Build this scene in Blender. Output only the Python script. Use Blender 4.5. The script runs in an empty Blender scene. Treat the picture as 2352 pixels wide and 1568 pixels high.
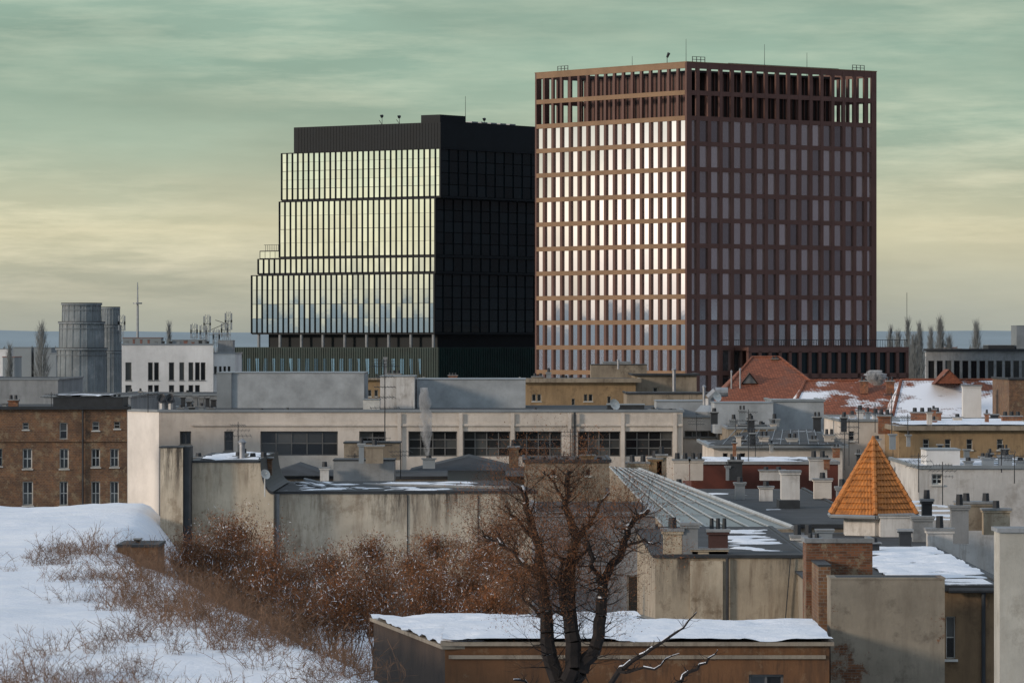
import bpy, math, random
import numpy as np
from mathutils import Vector, Matrix, noise
random.seed(7); np.random.seed(7)
F=10270.;CX=1176.;CY=784.;H=18.
S=bpy.context.scene; COL=S.collection
def P(x,y,D): return Vector(((x-CX)/F*D,D,H-(y-CY)/F*D))
def Z(y,D): return H-(y-CY)/F*D
R=random.uniform
# ---------------------------------------------------------------- materials
def newmat(name):
    m=bpy.data.materials.new(name); m.use_nodes=True
    nt=m.node_tree; b=nt.nodes['Principled BSDF']; return m,nt,b
def N(nt,t,**k):
    n=nt.nodes.new(t)
    for a,v in k.items(): setattr(n,a,v)
    return n
def mapped(nt,sc,flat=False):
    g=N(nt,'ShaderNodeNewGeometry')
    if flat:
        s=N(nt,'ShaderNodeSeparateXYZ'); nt.links.new(g.outputs['Position'],s.inputs[0])
        a=N(nt,'ShaderNodeMath',operation='ADD'); nt.links.new(s.outputs[0],a.inputs[0]); nt.links.new(s.outputs[1],a.inputs[1])
        c=N(nt,'ShaderNodeCombineXYZ'); nt.links.new(a.outputs[0],c.inputs[0]); nt.links.new(s.outputs[2],c.inputs[1]); src=c.outputs[0]
    else: src=g.outputs['Position']
    mp=N(nt,'ShaderNodeMapping'); mp.inputs['Scale'].default_value=sc; nt.links.new(src,mp.inputs[0]); return mp.outputs[0]
def noi(nt,vec,scale=1,detail=5,rough=.6):
    n=N(nt,'ShaderNodeTexNoise'); n.inputs['Scale'].default_value=scale; n.inputs['Detail'].default_value=detail; n.inputs['Roughness'].default_value=rough
    nt.links.new(vec,n.inputs['Vector']); return n.outputs['Fac']
def rng(nt,v,a,b,c=0,d=1):
    n=N(nt,'ShaderNodeMapRange'); n.inputs[1].default_value=a;n.inputs[2].default_value=b;n.inputs[3].default_value=c;n.inputs[4].default_value=d
    nt.links.new(v,n.inputs[0]); return n.outputs[0]
def mix(nt,f,a,b,mode='MIX'):
    n=N(nt,'ShaderNodeMix',data_type='RGBA',blend_type=mode)
    for i,v in ((0,f),(6,a),(7,b)):
        if isinstance(v,bpy.types.NodeSocket): nt.links.new(v,n.inputs[i])
        elif i==0: n.inputs[0].default_value=v
        else: n.inputs[i].default_value=(*v,1)
    return n.outputs[2]
def mul(nt,a,b):
    n=N(nt,'ShaderNodeMath',operation='MULTIPLY'); nt.links.new(a,n.inputs[0]); nt.links.new(b,n.inputs[1]); return n.outputs[0]
def bump(nt,b,h,st=.3,dist=.05):
    n=N(nt,'ShaderNodeBump'); n.inputs['Strength'].default_value=st; n.inputs['Distance'].default_value=dist
    nt.links.new(h,n.inputs['Height']); nt.links.new(n.outputs[0],b.inputs['Normal'])
def plain(name,c,rough=.7,metal=0,var=.25,scale=1.5,bp=.15,spec=.5):
    m,nt,b=newmat(name); v=mapped(nt,(1,1,1)); f=noi(nt,v,scale)
    d=tuple(x*(1-var) for x in c); e=tuple(min(1,x*(1+var)) for x in c)
    nt.links.new(mix(nt,rng(nt,f,.3,.7),d,e),b.inputs['Base Color'])
    b.inputs['Roughness'].default_value=rough; b.inputs['Metallic'].default_value=metal; b.inputs['Specular IOR Level'].default_value=spec
    if bp: bump(nt,b,noi(nt,v,scale*8,3),bp,.03)
    return m
def plaster(name,c,stain,amt=.5,scale=.5,brick=None,brickthr=.62,dirt=None,top=None):
    m,nt,b=newmat(name); v=mapped(nt,(1,1,1)); st=mapped(nt,(1.6,1.6,.22)); st2=mapped(nt,(4.5,4.5,.5))
    f=noi(nt,v,scale,8,.65)
    col=mix(nt,rng(nt,f,.35,.65),tuple(x*.74 for x in c),tuple(min(1,x*1.14) for x in c))
    s=noi(nt,st,1.2,6,.7); col=mix(nt,rng(nt,s,.49,.70,0,amt*.8),col,stain)
    s2=noi(nt,st2,1,5,.7); big=noi(nt,v,scale*.7,4,.6)
    col=mix(nt,mul(nt,rng(nt,s2,.52,.70,0,amt),rng(nt,big,.42,.6)),col,tuple(x*.7 for x in stain))
    bl=noi(nt,v,scale*2.3,10,.75); col=mix(nt,rng(nt,bl,.53,.64,0,amt*.9),col,dirt or tuple(x*.6 for x in stain))
    if top:
        g=N(nt,'ShaderNodeNewGeometry'); sp_=N(nt,'ShaderNodeSeparateXYZ'); nt.links.new(g.outputs['Position'],sp_.inputs[0])
        d1=noi(nt,mapped(nt,(2.6,2.6,.3)),1,7,.75); g2=noi(nt,mapped(nt,(.5,.5,.1)),1,3,.5)
        k=mul(nt,mul(nt,rng(nt,sp_.outputs[2],top-1.7,top-.1),rng(nt,d1,.44,.58)),rng(nt,g2,.44,.58))
        col=mix(nt,k,col,(.075,.062,.05))
        lo_=noi(nt,mapped(nt,(.9,.9,.6)),1,8,.7); k2=mul(nt,rng(nt,sp_.outputs[2],top-2.2,top-4.2),rng(nt,lo_,.40,.60)); col=mix(nt,k2,col,(.16,.075,.03))
    h=noi(nt,v,6,6,.7)
    if brick:
        vb=mapped(nt,(1,1,1),True); br=N(nt,'ShaderNodeTexBrick'); nt.links.new(vb,br.inputs['Vector'])
        br.inputs['Scale'].default_value=2.6; br.inputs['Color1'].default_value=(*brick,1); br.inputs['Color2'].default_value=(*[x*.45 for x in brick],1)
        br.inputs['Mortar'].default_value=(.13,.11,.09,1); br.inputs['Mortar Size'].default_value=.02; br.inputs['Brick Width'].default_value=.6; br.inputs['Row Height'].default_value=.2
        mk=noi(nt,v,.45,12,.8); mk=rng(nt,mk,brickthr,brickthr+.03)
        col=mix(nt,mk,col,br.outputs['Color'])
    nt.links.new(col,b.inputs['Base Color']); b.inputs['Roughness'].default_value=.9; bump(nt,b,h,.35,.04)
    return m
def brickm(name,a,c,mort=(.2,.17,.14),sc=2.4,stain=(.08,.05,.035),amt=.6):
    m,nt,b=newmat(name); vb=mapped(nt,(1,1,1),True); br=N(nt,'ShaderNodeTexBrick'); nt.links.new(vb,br.inputs['Vector'])
    br.inputs['Scale'].default_value=sc; br.inputs['Color1'].default_value=(*a,1); br.inputs['Color2'].default_value=(*c,1)
    br.inputs['Mortar'].default_value=(*mort,1); br.inputs['Mortar Size'].default_value=.025
    v=mapped(nt,(1,1,1)); f=noi(nt,v,.45,9,.7); col=mix(nt,rng(nt,f,.42,.6,0,amt),br.outputs['Color'],stain)
    f2=noi(nt,v,1.7,9,.8); col=mix(nt,rng(nt,f2,.5,.66,0,.6),col,tuple(min(1,x*1.6) for x in a))
    f3=noi(nt,v,1.2,12,.85); col=mix(nt,rng(nt,f3,.53,.57,0,.75),col,(.27,.21,.135))
    f4=noi(nt,v,2.7,12,.85); col=mix(nt,rng(nt,f4,.54,.59,0,.75),col,(.07,.045,.035))
    nt.links.new(col,b.inputs['Base Color']); b.inputs['Roughness'].default_value=.9; bump(nt,b,br.outputs['Fac'],.3,.02); return m
def tilem(name,c,snowthr=None,rows=3.0):
    m,nt,b=newmat(name); vb=mapped(nt,(1,1,1),True); br=N(nt,'ShaderNodeTexBrick'); nt.links.new(vb,br.inputs['Vector'])
    br.inputs['Scale'].default_value=rows; br.inputs['Color1'].default_value=(*c,1); br.inputs['Color2'].default_value=(*[x*.55 for x in c],1)
    br.inputs['Mortar'].default_value=(*[x*.25 for x in c],1); br.inputs['Mortar Size'].default_value=.05; br.inputs['Brick Width'].default_value=.7
    v=mapped(nt,(1,1,1)); f=noi(nt,v,.5,8,.7); col=mix(nt,rng(nt,f,.5,.7,0,.6),br.outputs['Color'],(.09,.06,.05))
    if snowthr:
        sv=mapped(nt,(.22,.28,.5)); sn=noi(nt,sv,1,8,.65)
        add=N(nt,'ShaderNodeMath',operation='MULTIPLY_ADD'); nt.links.new(br.outputs['Fac'],add.inputs[0]); add.inputs[1].default_value=-.06; nt.links.new(sn,add.inputs[2])
        col=mix(nt,rng(nt,add.outputs[0],snowthr,snowthr+.03),col,(.8,.83,.9))
    nt.links.new(col,b.inputs['Base Color']); b.inputs['Roughness'].default_value=.8; bump(nt,b,br.outputs['Fac'],.5,.03); return m
def glassm(name,tint,metal,rough=.03,var=.15,bp=.02,spec=.5,dark=None,pw=1):
    m,nt,b=newmat(name); g=N(nt,'ShaderNodeNewGeometry'); oi=N(nt,'ShaderNodeObjectInfo')
    a=N(nt,'ShaderNodeMath',operation='ADD'); nt.links.new(g.outputs['Random Per Island'],a.inputs[0]); nt.links.new(oi.outputs['Random'],a.inputs[1])
    fr=N(nt,'ShaderNodeMath',operation='FRACT'); nt.links.new(a.outputs[0],fr.inputs[0])
    pn=N(nt,'ShaderNodeMath',operation='POWER'); nt.links.new(fr.outputs[0],pn.inputs[0]); pn.inputs[1].default_value=pw
    lo=tuple(x*(1-var) for x in tint) if dark is None else dark
    nt.links.new(mix(nt,pn.outputs[0],lo,tint),b.inputs['Base Color'])
    b.inputs['Metallic'].default_value=metal; b.inputs['Roughness'].default_value=rough; b.inputs['Specular IOR Level'].default_value=spec
    v=mapped(nt,(1,1,1)); bump(nt,b,noi(nt,v,.5,2),bp,.05); return m
def snowm(name='snow',thr=None,under=(.04,.04,.045)):
    m,nt,b=newmat(name); v=mapped(nt,(1,1,1)); f=noi(nt,v,.6,6)
    col=mix(nt,rng(nt,f,.3,.7),(.74,.79,.88),(.86,.88,.92))
    if thr:
        k=noi(nt,mapped(nt,(.35,.6,.5)),1,9,.7); col=mix(nt,rng(nt,k,thr,thr+.03),under,col)
        d=noi(nt,v,3,8,.7); col=mix(nt,rng(nt,d,.45,.8,0,.35),col,(.12,.11,.1))
    nt.links.new(col,b.inputs['Base Color']); b.inputs['Roughness'].default_value=.75; bump(nt,b,noi(nt,v,1.3,9,.7),.6,.2); return m
m_snow=snowm()
m_ground=snowm('ground_mix',.52,(.05,.045,.04))
m_roofdark=snowm('bitumen_snow',.60,(.033,.036,.04))
m_roofsnow=snowm('bitumen_more_snow',.46,(.035,.038,.042))
m_bit=plain('bitumen',(.030,.034,.040),.85,0,.5,.8)
m_white=plaster('white_render',(.60,.59,.58),(.30,.26,.22),.45,.3)
m_whitefar=plaster('white_render_clean',(.70,.70,.70),(.48,.46,.44),.25,.1)
m_cream=plaster('cream_render',(.60,.545,.49),(.36,.30,.25),.28,.22)
m_old=plaster('old_plaster',(.50,.43,.33),(.15,.085,.04),.85,.45,dirt=(.15,.11,.07))
m_oldA=plaster('drip_stained_plaster',(.54,.475,.38),(.20,.13,.08),.65,.45,dirt=(.20,.15,.10),top=11.65)
m_oldB=plaster('drip_stained_tall_plaster',(.56,.48,.37),(.20,.12,.065),.7,.45,dirt=(.20,.145,.09),top=13.0)
m_old2=plaster('old_grey_plaster',(.27,.235,.185),(.13,.105,.08),.6,.5,brick=(.20,.085,.04),brickthr=.56)
m_ochre=plaster('ochre_plaster',(.31,.215,.12),(.14,.095,.06),.6,.3)
m_tan=plaster('tan_plaster',(.29,.245,.19),(.13,.10,.075),.7,.4)
m_brownlow=plaster('brown_plaster',(.15,.07,.03),(.05,.028,.017),.8,.6,dirt=(.22,.15,.09))
m_greyconc=plaster('grey_concrete',(.27,.285,.30),(.14,.15,.16),.5,.3)
m_brick=brickm('brown_brick',(.21,.105,.05),(.12,.06,.035))
m_brickred=brickm('red_brick',(.34,.12,.05),(.21,.07,.035))
m_tile=tilem('red_roof_tile',(.38,.12,.06)); m_tilebr=tilem('brown_roof_tile',(.17,.10,.07)); m_tilesnow=tilem('snowy_roof_tile',(.38,.12,.06),.49); m_tilesnow2=tilem('snow_covered_roof_tile',(.38,.12,.06),.44)
m_orange=plain('orange_clay_tile',(.43,.155,.032),.6,0,.4,4,.35)
m_metal=plain('grey_sheet_metal',(.25,.275,.30),.5,.3,.15,.7,.05)
m_metdark=plain('dark_metal',(.028,.032,.038),.65,.1,.3,2)
m_pipe=plain('galvanised_metal',(.30,.31,.33),.5,.5,.2,3)
m_rib=plain('roof_rib_metal',(.40,.42,.43),.5,.2,.2,3)
m_screen=plaster('grey_roof_screen',(.36,.39,.42),(.29,.31,.33),.2,.6)
m_frame=plain('brown_cladding',(.16,.088,.075),.38,.5,.12,.3,.03)
m_span=plain('sunlit_spandrel_cladding',(.30,.185,.115),.36,.55,.15,.3,.03)  # left-face spandrels and coping: sunlight put into a brighter, golden cladding colour
m_core=plain('dark_core',(.02,.014,.014),.8)
m_black=plain('black_cladding',(.004,.008,.012),.6,.0,.2,.4,.02,.25)
m_podium=plain('dark_green_cladding',(.006,.024,.023),.5,.0,.3,.4,.02,.3)
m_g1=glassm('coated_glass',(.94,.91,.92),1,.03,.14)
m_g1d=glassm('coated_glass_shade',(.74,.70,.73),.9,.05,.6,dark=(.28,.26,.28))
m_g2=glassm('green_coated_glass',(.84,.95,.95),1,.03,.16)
m_gd=glassm('dark_glass',(.010,.02,.026),.05,.08,.5,spec=.25)  # dark tower's right face: its dimness is put into this glass colour
m_win=glassm('window_glass',(.10,.105,.105),0,.06,.7,spec=.5,dark=(.010,.012,.015),pw=3)
m_winf=plain('white_window_frame',(.55,.55,.53),.5); m_wind=plain('grey_window_frame',(.13,.13,.13),.5)
m_bark=plain('dark_bark',(.014,.010,.009),.9,0,.5,6,.6)
m_twig=plain('rust_twigs',(.22,.085,.030),.9,0,.6,.9,0)
m_twigg=plain('brown_twigs',(.11,.055,.028),.9,0,.5,.9,0)
m_straw=plain('dry_stalks',(.15,.085,.05),.9,0,.5,.9,0)
m_fartree=plain('hazed_bare_branches',(.16,.175,.18),.95,0,.2,.2,0)  # distance haze is put into the branch colour
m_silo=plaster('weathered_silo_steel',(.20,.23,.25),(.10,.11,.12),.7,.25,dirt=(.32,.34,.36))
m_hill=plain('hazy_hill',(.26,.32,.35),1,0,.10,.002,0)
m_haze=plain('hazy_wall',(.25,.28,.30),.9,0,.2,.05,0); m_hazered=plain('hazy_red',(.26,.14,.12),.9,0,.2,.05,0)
# ---------------------------------------------------------------- mesh builder
class MB:
    def __init__(s): s.v=[];s.f=[];s.m=[]
    def q(s,pts,m=0):
        n=len(s.v); s.v+= [tuple(p) for p in pts]; s.f.append(tuple(range(n,n+len(pts)))); s.m.append(m)
    def box(s,x0,x1,y0,y1,z0,z1,m=0):
        n=len(s.v); s.v+=[(x,y,z) for z in (z0,z1) for y in (y0,y1) for x in (x0,x1)]
        for f in ((0,2,3,1),(4,5,7,6),(0,1,5,4),(2,6,7,3),(0,4,6,2),(1,3,7,5)): s.f.append(tuple(n+i for i in f)); s.m.append(m)
    def tube(s,p0,p1,r0,r1,k=6,m=0,cap=True):
        p0=Vector(p0);p1=Vector(p1);d=(p1-p0)
        if d.length<1e-6:return
        d.normalize(); a=d.orthogonal().normalized(); b=d.cross(a); n=len(s.v)
        for p,r in((p0,r0),(p1,r1)):
            for i in range(k):
                t=2*math.pi*i/k; s.v.append(tuple(p+a*(r*math.cos(t))+b*(r*math.sin(t))))
        for i in range(k): s.f.append((n+i,n+(i+1)%k,n+k+(i+1)%k,n+k+i)); s.m.append(m)
        if cap: s.f.append(tuple(n+k+i for i in range(k))); s.m.append(m); s.f.append(tuple(n+k-1-i for i in range(k))); s.m.append(m)
    def obj(s,name,mats,parent=None,world=False,loc=(0,0,0),smooth=False,**props):
        me=bpy.data.meshes.new(name); me.from_pydata(s.v,[],s.f)
        for m in (mats if isinstance(mats,(list,tuple)) else [mats]): me.materials.append(m)
        me.polygons.foreach_set('material_index',s.m)
        if smooth: me.polygons.foreach_set('use_smooth',[True]*len(s.f))
        me.update(); o=bpy.data.objects.new(name,me); COL.objects.link(o); o.location=loc
        if parent:
            o.parent=parent
            if world: o.matrix_parent_inverse=MATS[parent.name].inverted()
        for k,v in props.items(): o[k]=v
        return o
MATS={}
def empty(name,loc,ang,label,cat,group=None):
    e=bpy.data.objects.new(name,None); COL.objects.link(e); e.empty_display_size=.5
    e.location=loc; e.rotation_euler=(0,0,ang); MATS[e.name]=Matrix.Translation(loc)@Matrix.Rotation(ang,4,'Z')
    e['label']=label; e['category']=cat
    if group: e['group']=group
    return e
def thing(o,label,cat,group=None):
    o['label']=label;o['category']=cat
    if group:o['group']=group
    return o
# ---------------------------------------------------------------- snow patch with uneven outline
def snow_patch(parent,x0,x1,y0,y1,z,cover=.55,th=.09,seed=0,res=.35,sc=.5,slope=0,edge=.5):
    nx=max(4,min(120,int((x1-x0)/res))); ny=max(4,min(90,int((y1-y0)/res))); V=[];K=[]
    for j in range(ny+1):
        for i in range(nx+1):
            x=x0+(x1-x0)*i/nx;y=y0+(y1-y0)*j/ny
            k=noise.fractal(Vector((x*sc+seed*7.3,y*sc*.9+seed*3.1,seed)),1,2,5)*.9+(cover-.5)*2
            e=min(i,nx-i)/nx*8; g=min(j,ny-j)/ny*8; k-=max(0,1-min(e,g))*edge
            V.append((x,y,z+slope*(y-y0)+th*max(-.4,min(1,k*3))+.03*noise.noise(Vector((x*1.4,y*1.1,seed))))); K.append(k)
    mb=MB(); mb.v=V
    for j in range(ny):
        for i in range(nx):
            a=j*(nx+1)+i; f=(a,a+1,a+nx+2,a+nx+1)
            if max(K[t] for t in f)>-.1: mb.f.append(f); mb.m.append(0)
    if mb.f: return mb.obj('snow_cover',m_snow,parent,smooth=True)
# ---------------------------------------------------------------- buildings
class B:
    def __init__(s,name,label,x0,x1,ytop,D,D1=None,depth=10,wall=m_cream,roof=m_bit,cope=m_metal,wins=(),ov=.10,th=.09,fr=m_winf,cat='building',group=None,zb=0,roofon=True,rev=.22,yref=None,par=.07):
        D1=D1 or D; a=P(x0,0,D);b=P(x1,0,D1);a.z=b.z=0;s.o=a;s.d=(b-a).normalized();s.W=(b-a).length;s.dep=depth;s.name=name
        s.ang=math.atan2(s.d.y,s.d.x); s.e=empty(name,Vector((a.x,a.y,zb)),s.ang,label,cat,group)
        s.h=Z(ytop,D if yref is None else yref)-zb; s.zb=zb; W=s.W;h=s.h
        holes=[]
        for w in wins:
            xa,xb,ya,yb=w[:4]; sa,sb=s.s(xa),s.s(xb); zt,zbm=s.z(ya,(sa+sb)/2),s.z(yb,(sa+sb)/2); holes.append((sa,sb,zbm,zt))
        mb=MB(); wallh(mb,W,h,holes,rev)
        mb.q([(0,0,0),(0,depth,0),(0,depth,h),(0,0,h)]);mb.q([(W,0,0),(W,depth,0),(W,depth,h),(W,0,h)]);mb.q([(0,depth,0),(W,depth,0),(W,depth,h),(0,depth,h)])
        mb.obj('wall',wall,s.e)
        for w,hh in zip(wins,holes):
            nx=w[4] if len(w)>4 else 2; ny=w[5] if len(w)>5 else 2; window(s.e,hh,nx,ny,fr,rev)
        if roofon:
            r=MB(); r.box(-ov,W+ov,-ov,depth+ov,h,h+th,0); r.box(.18,W-.18,.18,depth-.18,h+th,h+th+.004,1)
            pw=.16
            if par:
                r.box(-ov,W+ov,-ov,-ov+pw,h+th,h+th+par,0); r.box(-ov,-ov+pw,-ov+pw,depth+ov,h+th,h+th+par,0); r.box(W+ov-pw,W+ov,-ov+pw,depth+ov,h+th,h+th+par,0)
            r.obj('roof',[cope,roof],s.e)
        s.rz=h+th+.004
    def s(s_,x):
        k=(x-CX)/F; o,d=s_.o,s_.d
        return (k*o.y-o.x)/(d.x-k*d.y)
    def z(s_,y,t): return Z(y,s_.o.y+t*s_.d.y)-s_.zb
def wallh(mb,W,h,holes,rev=.22,m=0,z0=0):
    xs=sorted({0,W,*[a for a,_,_,_ in holes],*[b for _,b,_,_ in holes]}); zs=sorted({z0,h,*[c for *_,c,_ in holes],*[d for *_,d in holes]})
    for i in range(len(xs)-1):
        for j in range(len(zs)-1):
            cx=(xs[i]+xs[i+1])/2;cz=(zs[j]+zs[j+1])/2
            if cz>h or cx>W or cx<0 or any(a<cx<b and c<cz<d for a,b,c,d in holes): continue
            mb.q([(xs[i],0,zs[j]),(xs[i+1],0,zs[j]),(xs[i+1],0,zs[j+1]),(xs[i],0,zs[j+1])],m)
    for a,b,c,d in holes:
        mb.q([(a,0,c),(b,0,c),(b,rev,c),(a,rev,c)],m);mb.q([(a,0,d),(b,0,d),(b,rev,d),(a,rev,d)],m)
        mb.q([(a,0,c),(a,rev,c),(a,rev,d),(a,0,d)],m);mb.q([(b,0,c),(b,rev,c),(b,rev,d),(b,0,d)],m)
def window(parent,hh,nx,ny,fr,rev=.22,label=None):
    a,b,c,d=hh; w=b-a;h=d-c; t=min(.07,w*.12); mb=MB(); y0=rev-.06
    for i in range(nx): 
        for j in range(ny):
            e=R(-.004,.004); mb.q([(w*i/nx,rev+e,h*j/ny),(w*(i+1)/nx,rev-e,h*j/ny),(w*(i+1)/nx,rev-e,h*(j+1)/ny),(w*i/nx,rev+e,h*(j+1)/ny)],1)
    mb.box(0,t,y0,rev-.006,0,h);mb.box(w-t,w,y0,rev-.006,0,h);mb.box(t,w-t,y0,rev-.006,h-t,h);mb.box(t,w-t,y0,rev-.006,0,t)
    for i in range(1,nx): mb.box(w*i/nx-t*.45,w*i/nx+t*.45,y0+.01,rev-.006,t,h-t)
    for j in range(1,ny): mb.box(t,w-t,y0+.015,rev-.006,h*j/ny-t*.45+.0,h*j/ny+t*.45)
    if w<2.2 : mb.box(-.06,w+.06,-.08,-.002,-.08,-.01)
    return mb.obj('window',[fr,m_win],parent,loc=(a,0,c))
# ---- roof clutter, world coordinates, parented to a building
def chimney(par,x,yt,yb,w,D,mat=m_cream,pots=0,name='chimney',d=None,potm=m_metdark,rot=0):
    k=F/D; W=w/k; d=d or max(.5,min(W*.7,1.2)); X=(x-CX)/k; zt=Z(yt,D); zb=Z(yb,D)-.3; mb=MB()
    hh=zt-zb; c=min(.09,hh*.06); ph=.0
    if pots: ph=min(.45,hh*.22)
    zt2=zt-ph
    mb.box(X-W/2,X+W/2,D,D+d,zb,zt2-c*2,0); mb.box(X-W/2-.05,X+W/2+.05,D-.05,D+d+.05,zt2-c*2,zt2-c,0); mb.box(X-W/2-.08,X+W/2+.08,D-.08,D+d+.08,zt2-c,zt2,1)
    for i in range(pots):
        px=X-W/2+W*(i+.5)/pots; r=min(.14,W/pots*.35); mb.tube((px,D+d/2,zt2),(px,D+d/2,zt),r,r*.85,8,2); 
    return mb.obj(name,[mat,m_greyconc,potm],par,world=True)
def boxpx(par,name,x0,x1,yt,yb,D,dep,mat,seams=0,top=None):
    k=F/D; a=(x0-CX)/k;b=(x1-CX)/k; zt=Z(yt,D);zb=Z(yb,D)-.15; mb=MB(); mb.box(a,b,D,D+dep,zb,zt,0); mb.box(a-.04,b+.04,D-.04,D+dep+.04,zt,zt+.07,1)
    if seams:
        n=int((b-a)/seams)
        for i in range(1,n): x=a+(b-a)*i/n; mb.box(x-.015,x+.015,D-.02,D-.001,zb,zt-.001,0)
    return mb.obj(name,[mat,top or m_metal],par,world=True)
def vent(par,x,yt,yb,D,r=.12,mat=m_pipe,hat=True):
    p=P(x,yb,D);q=P(x,yt,D); p.z-=.3; mb=MB(); mb.tube(p,q,r,r,10)
    if hat: mb.tube(q+Vector((0,0,.05)),q+Vector((0,0,.2)),r*1.7,r*.3,10); mb.tube(q-Vector((0,0,.02)),q+Vector((0,0,.06)),r*1.3,r*1.3,10)
    return mb.obj('vent_pipe',mat,par,world=True)
def antenna(x,yt,yb,D,bars=4,w=.55,r=.025):
    p=P(x,yb,D);p.z-=.2;q=P(x,yt,D); mb=MB(); mb.tube(p,q,r,r*.8,5)
    for b in range(bars):
        z=q.z-.15-b*(q.z-p.z)*.13; a=R(-.6,.6); d=Vector((math.cos(a),math.sin(a),0)); n=Vector((-d.y,d.x,0)); c=Vector((q.x,q.y,z)); L=w*R(.7,1.3)
        mb.tube(c-d*L,c+d*L,r*.6,r*.6,4)
        for i in range(-3,4):
            e=c+d*(L*i/3.2); l=.28*R(.6,1); mb.tube(e-n*l-Vector((0,0,l*.3)),e+n*l+Vector((0,0,l*.3)),r*.4,r*.4,3)
    o=mb.obj('tv_antenna',m_metdark); thing(o,'thin dark television aerial with crossbars on a rooftop mast','antenna','rooftop television aerials'); return o
def dish(par,x,y,D,r=.35,az=.6):
    c=P(x,y,D); ax=Vector((math.sin(az),-math.cos(az),.45)).normalized(); a=ax.orthogonal().normalized();b=ax.cross(a); mb=MB()
    ring=[[tuple(c+ax*(q*q*r*.35)+(a*math.cos(t)+b*math.sin(t))*(r*q)) for t in [i*math.pi/6 for i in range(12)]] for q in (.05,.55,1)]
    for j in range(2):
        for i in range(12): mb.q([ring[j][i],ring[j][(i+1)%12],ring[j+1][(i+1)%12],ring[j+1][i]])
    mb.tube(c,c-Vector((0,0,.9)),.03,.03,5); mb.tube(c-b*0,c+ax*r,.015,.015,4)
    return mb.obj('satellite_dish',m_winf,par,world=True)
# ================================================================ WORLD
w=bpy.data.worlds.new('World'); S.world=w; w.use_nodes=True; nt=w.node_tree; nt.nodes.clear()
sundir=Vector((-.87,-.42,.24)).normalized()
out=N(nt,'ShaderNodeOutputWorld'); bg=N(nt,'ShaderNodeBackground'); bg.inputs[1].default_value=.1; nt.links.new(bg.outputs[0],out.inputs[0])
sky=N(nt,'ShaderNodeTexSky',sky_type='NISHITA'); sky.sun_disc=False; sky.sun_elevation=math.asin(sundir.z); sky.sun_rotation=math.atan2(sundir.x,sundir.y); sky.dust_density=3
tc=N(nt,'ShaderNodeTexCoord'); D0=tc.outputs['Generated']
sp=N(nt,'ShaderNodeSeparateXYZ'); nt.links.new(D0,sp.inputs[0]); sx,sy,sz=sp.outputs
def ma(op,a,b=0,c=0):
    n=N(nt,'ShaderNodeMath',operation=op)
    for i,v in enumerate((a,b,c)):
        if isinstance(v,(int,float)): n.inputs[i].default_value=v
        else: nt.links.new(v,n.inputs[i])
    return n.outputs[0]
def mpv(sc,loc=(0,0,0)):
    m=N(nt,'ShaderNodeMapping'); m.inputs['Scale'].default_value=sc; m.inputs['Location'].default_value=loc; nt.links.new(D0,m.inputs[0]); return m.outputs[0]
n1=noi(nt,mpv((9,9,36)),1,7,.55); n2=noi(nt,mpv((24,24,190),(3,1,2)),1,10,.62); n3=noi(nt,mpv((12,12,60),(1,5,2)),1,6,.55); n4=noi(nt,mpv((10,10,30),(8,2,5)),1,3,.5)
zz=ma('ADD',sz,ma('MULTIPLY',ma('SUBTRACT',n1,.5),.018))
t=ma('SQRT',ma('MAXIMUM',zz,0))
cr=N(nt,'ShaderNodeValToRGB'); nt.links.new(t,cr.inputs[0]); el=cr.color_ramp.elements
stops=[(0,(.36,.39,.36)),(.07,(.42,.43,.36)),(.115,(.49,.485,.37)),(.155,(.61,.58,.40)),(.185,(.53,.55,.40)),(.215,(.39,.48,.37)),(.245,(.31,.435,.345)),(.28,(.33,.46,.37)),(.42,(.43,.50,.53)),(1,(.54,.65,.80))]
el[0].position=0;el[0].color=(*stops[0][1],1); el[1].position=1; el[1].color=(*stops[-1][1],1)
for p,c in stops[1:-1]:
    e=el.new(p); e.color=(*c,1)
low=rng(nt,sz,.004,.018,0,1)
hif=rng(nt,sz,.03,.06,1,.65)
patch=rng(nt,n4,.38,.62,.15,1.2)
st=ma('MULTIPLY',ma('MULTIPLY',ma('MULTIPLY',rng(nt,n2,.42,.68,-.02,.22),low),hif),patch)
vb_=N(nt,'ShaderNodeVectorMath',operation='SCALE'); nt.links.new(cr.outputs[0],vb_.inputs[0]); nt.links.new(rng(nt,n3,.35,.65,.92,1.11),vb_.inputs[3])
vs=N(nt,'ShaderNodeVectorMath',operation='SCALE'); vs.inputs[0].default_value=(1.05,.87,.62); nt.links.new(st,vs.inputs[3])
cl=mix(nt,1.0,vb_.outputs[0],vs.outputs[0],'ADD')
dk=rng(nt,sx,.3,.75,0,1); lowband=rng(nt,sz,.2,.7,1,.1); dkf=ma('MULTIPLY',dk,lowband)
vd=mix(nt,dkf,cl,(.125,.12,.14))  # unseen right-hand sky darkened so the right tower faces mirror less
def gau(v,c,s): 
    q=ma('DIVIDE',ma('SUBTRACT',v,c),s); return ma('MULTIPLY',q,q)
isl=rng(nt,sx,-.6,-.8,0,1)
g1=ma('MULTIPLY',ma('EXPONENT',ma('MULTIPLY',ma('ADD',gau(sy,.175,.035),gau(sz,.030,.026)),-1)),isl)
g2=ma('MULTIPLY',ma('EXPONENT',ma('MULTIPLY',ma('ADD',gau(sy,.0,.45),gau(sz,.03,.08)),-1)),isl)
gg=ma('ADD',ma('MULTIPLY',g1,.75),ma('MULTIPLY',g2,.20))  # glow added to the unseen left sky for the tower glass to mirror
vg=N(nt,'ShaderNodeVectorMath',operation='SCALE'); vg.inputs[0].default_value=(1.12,.93,.92); nt.links.new(gg,vg.inputs[3])
cl=mix(nt,1.0,vd,vg.outputs[0],'ADD')
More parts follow.
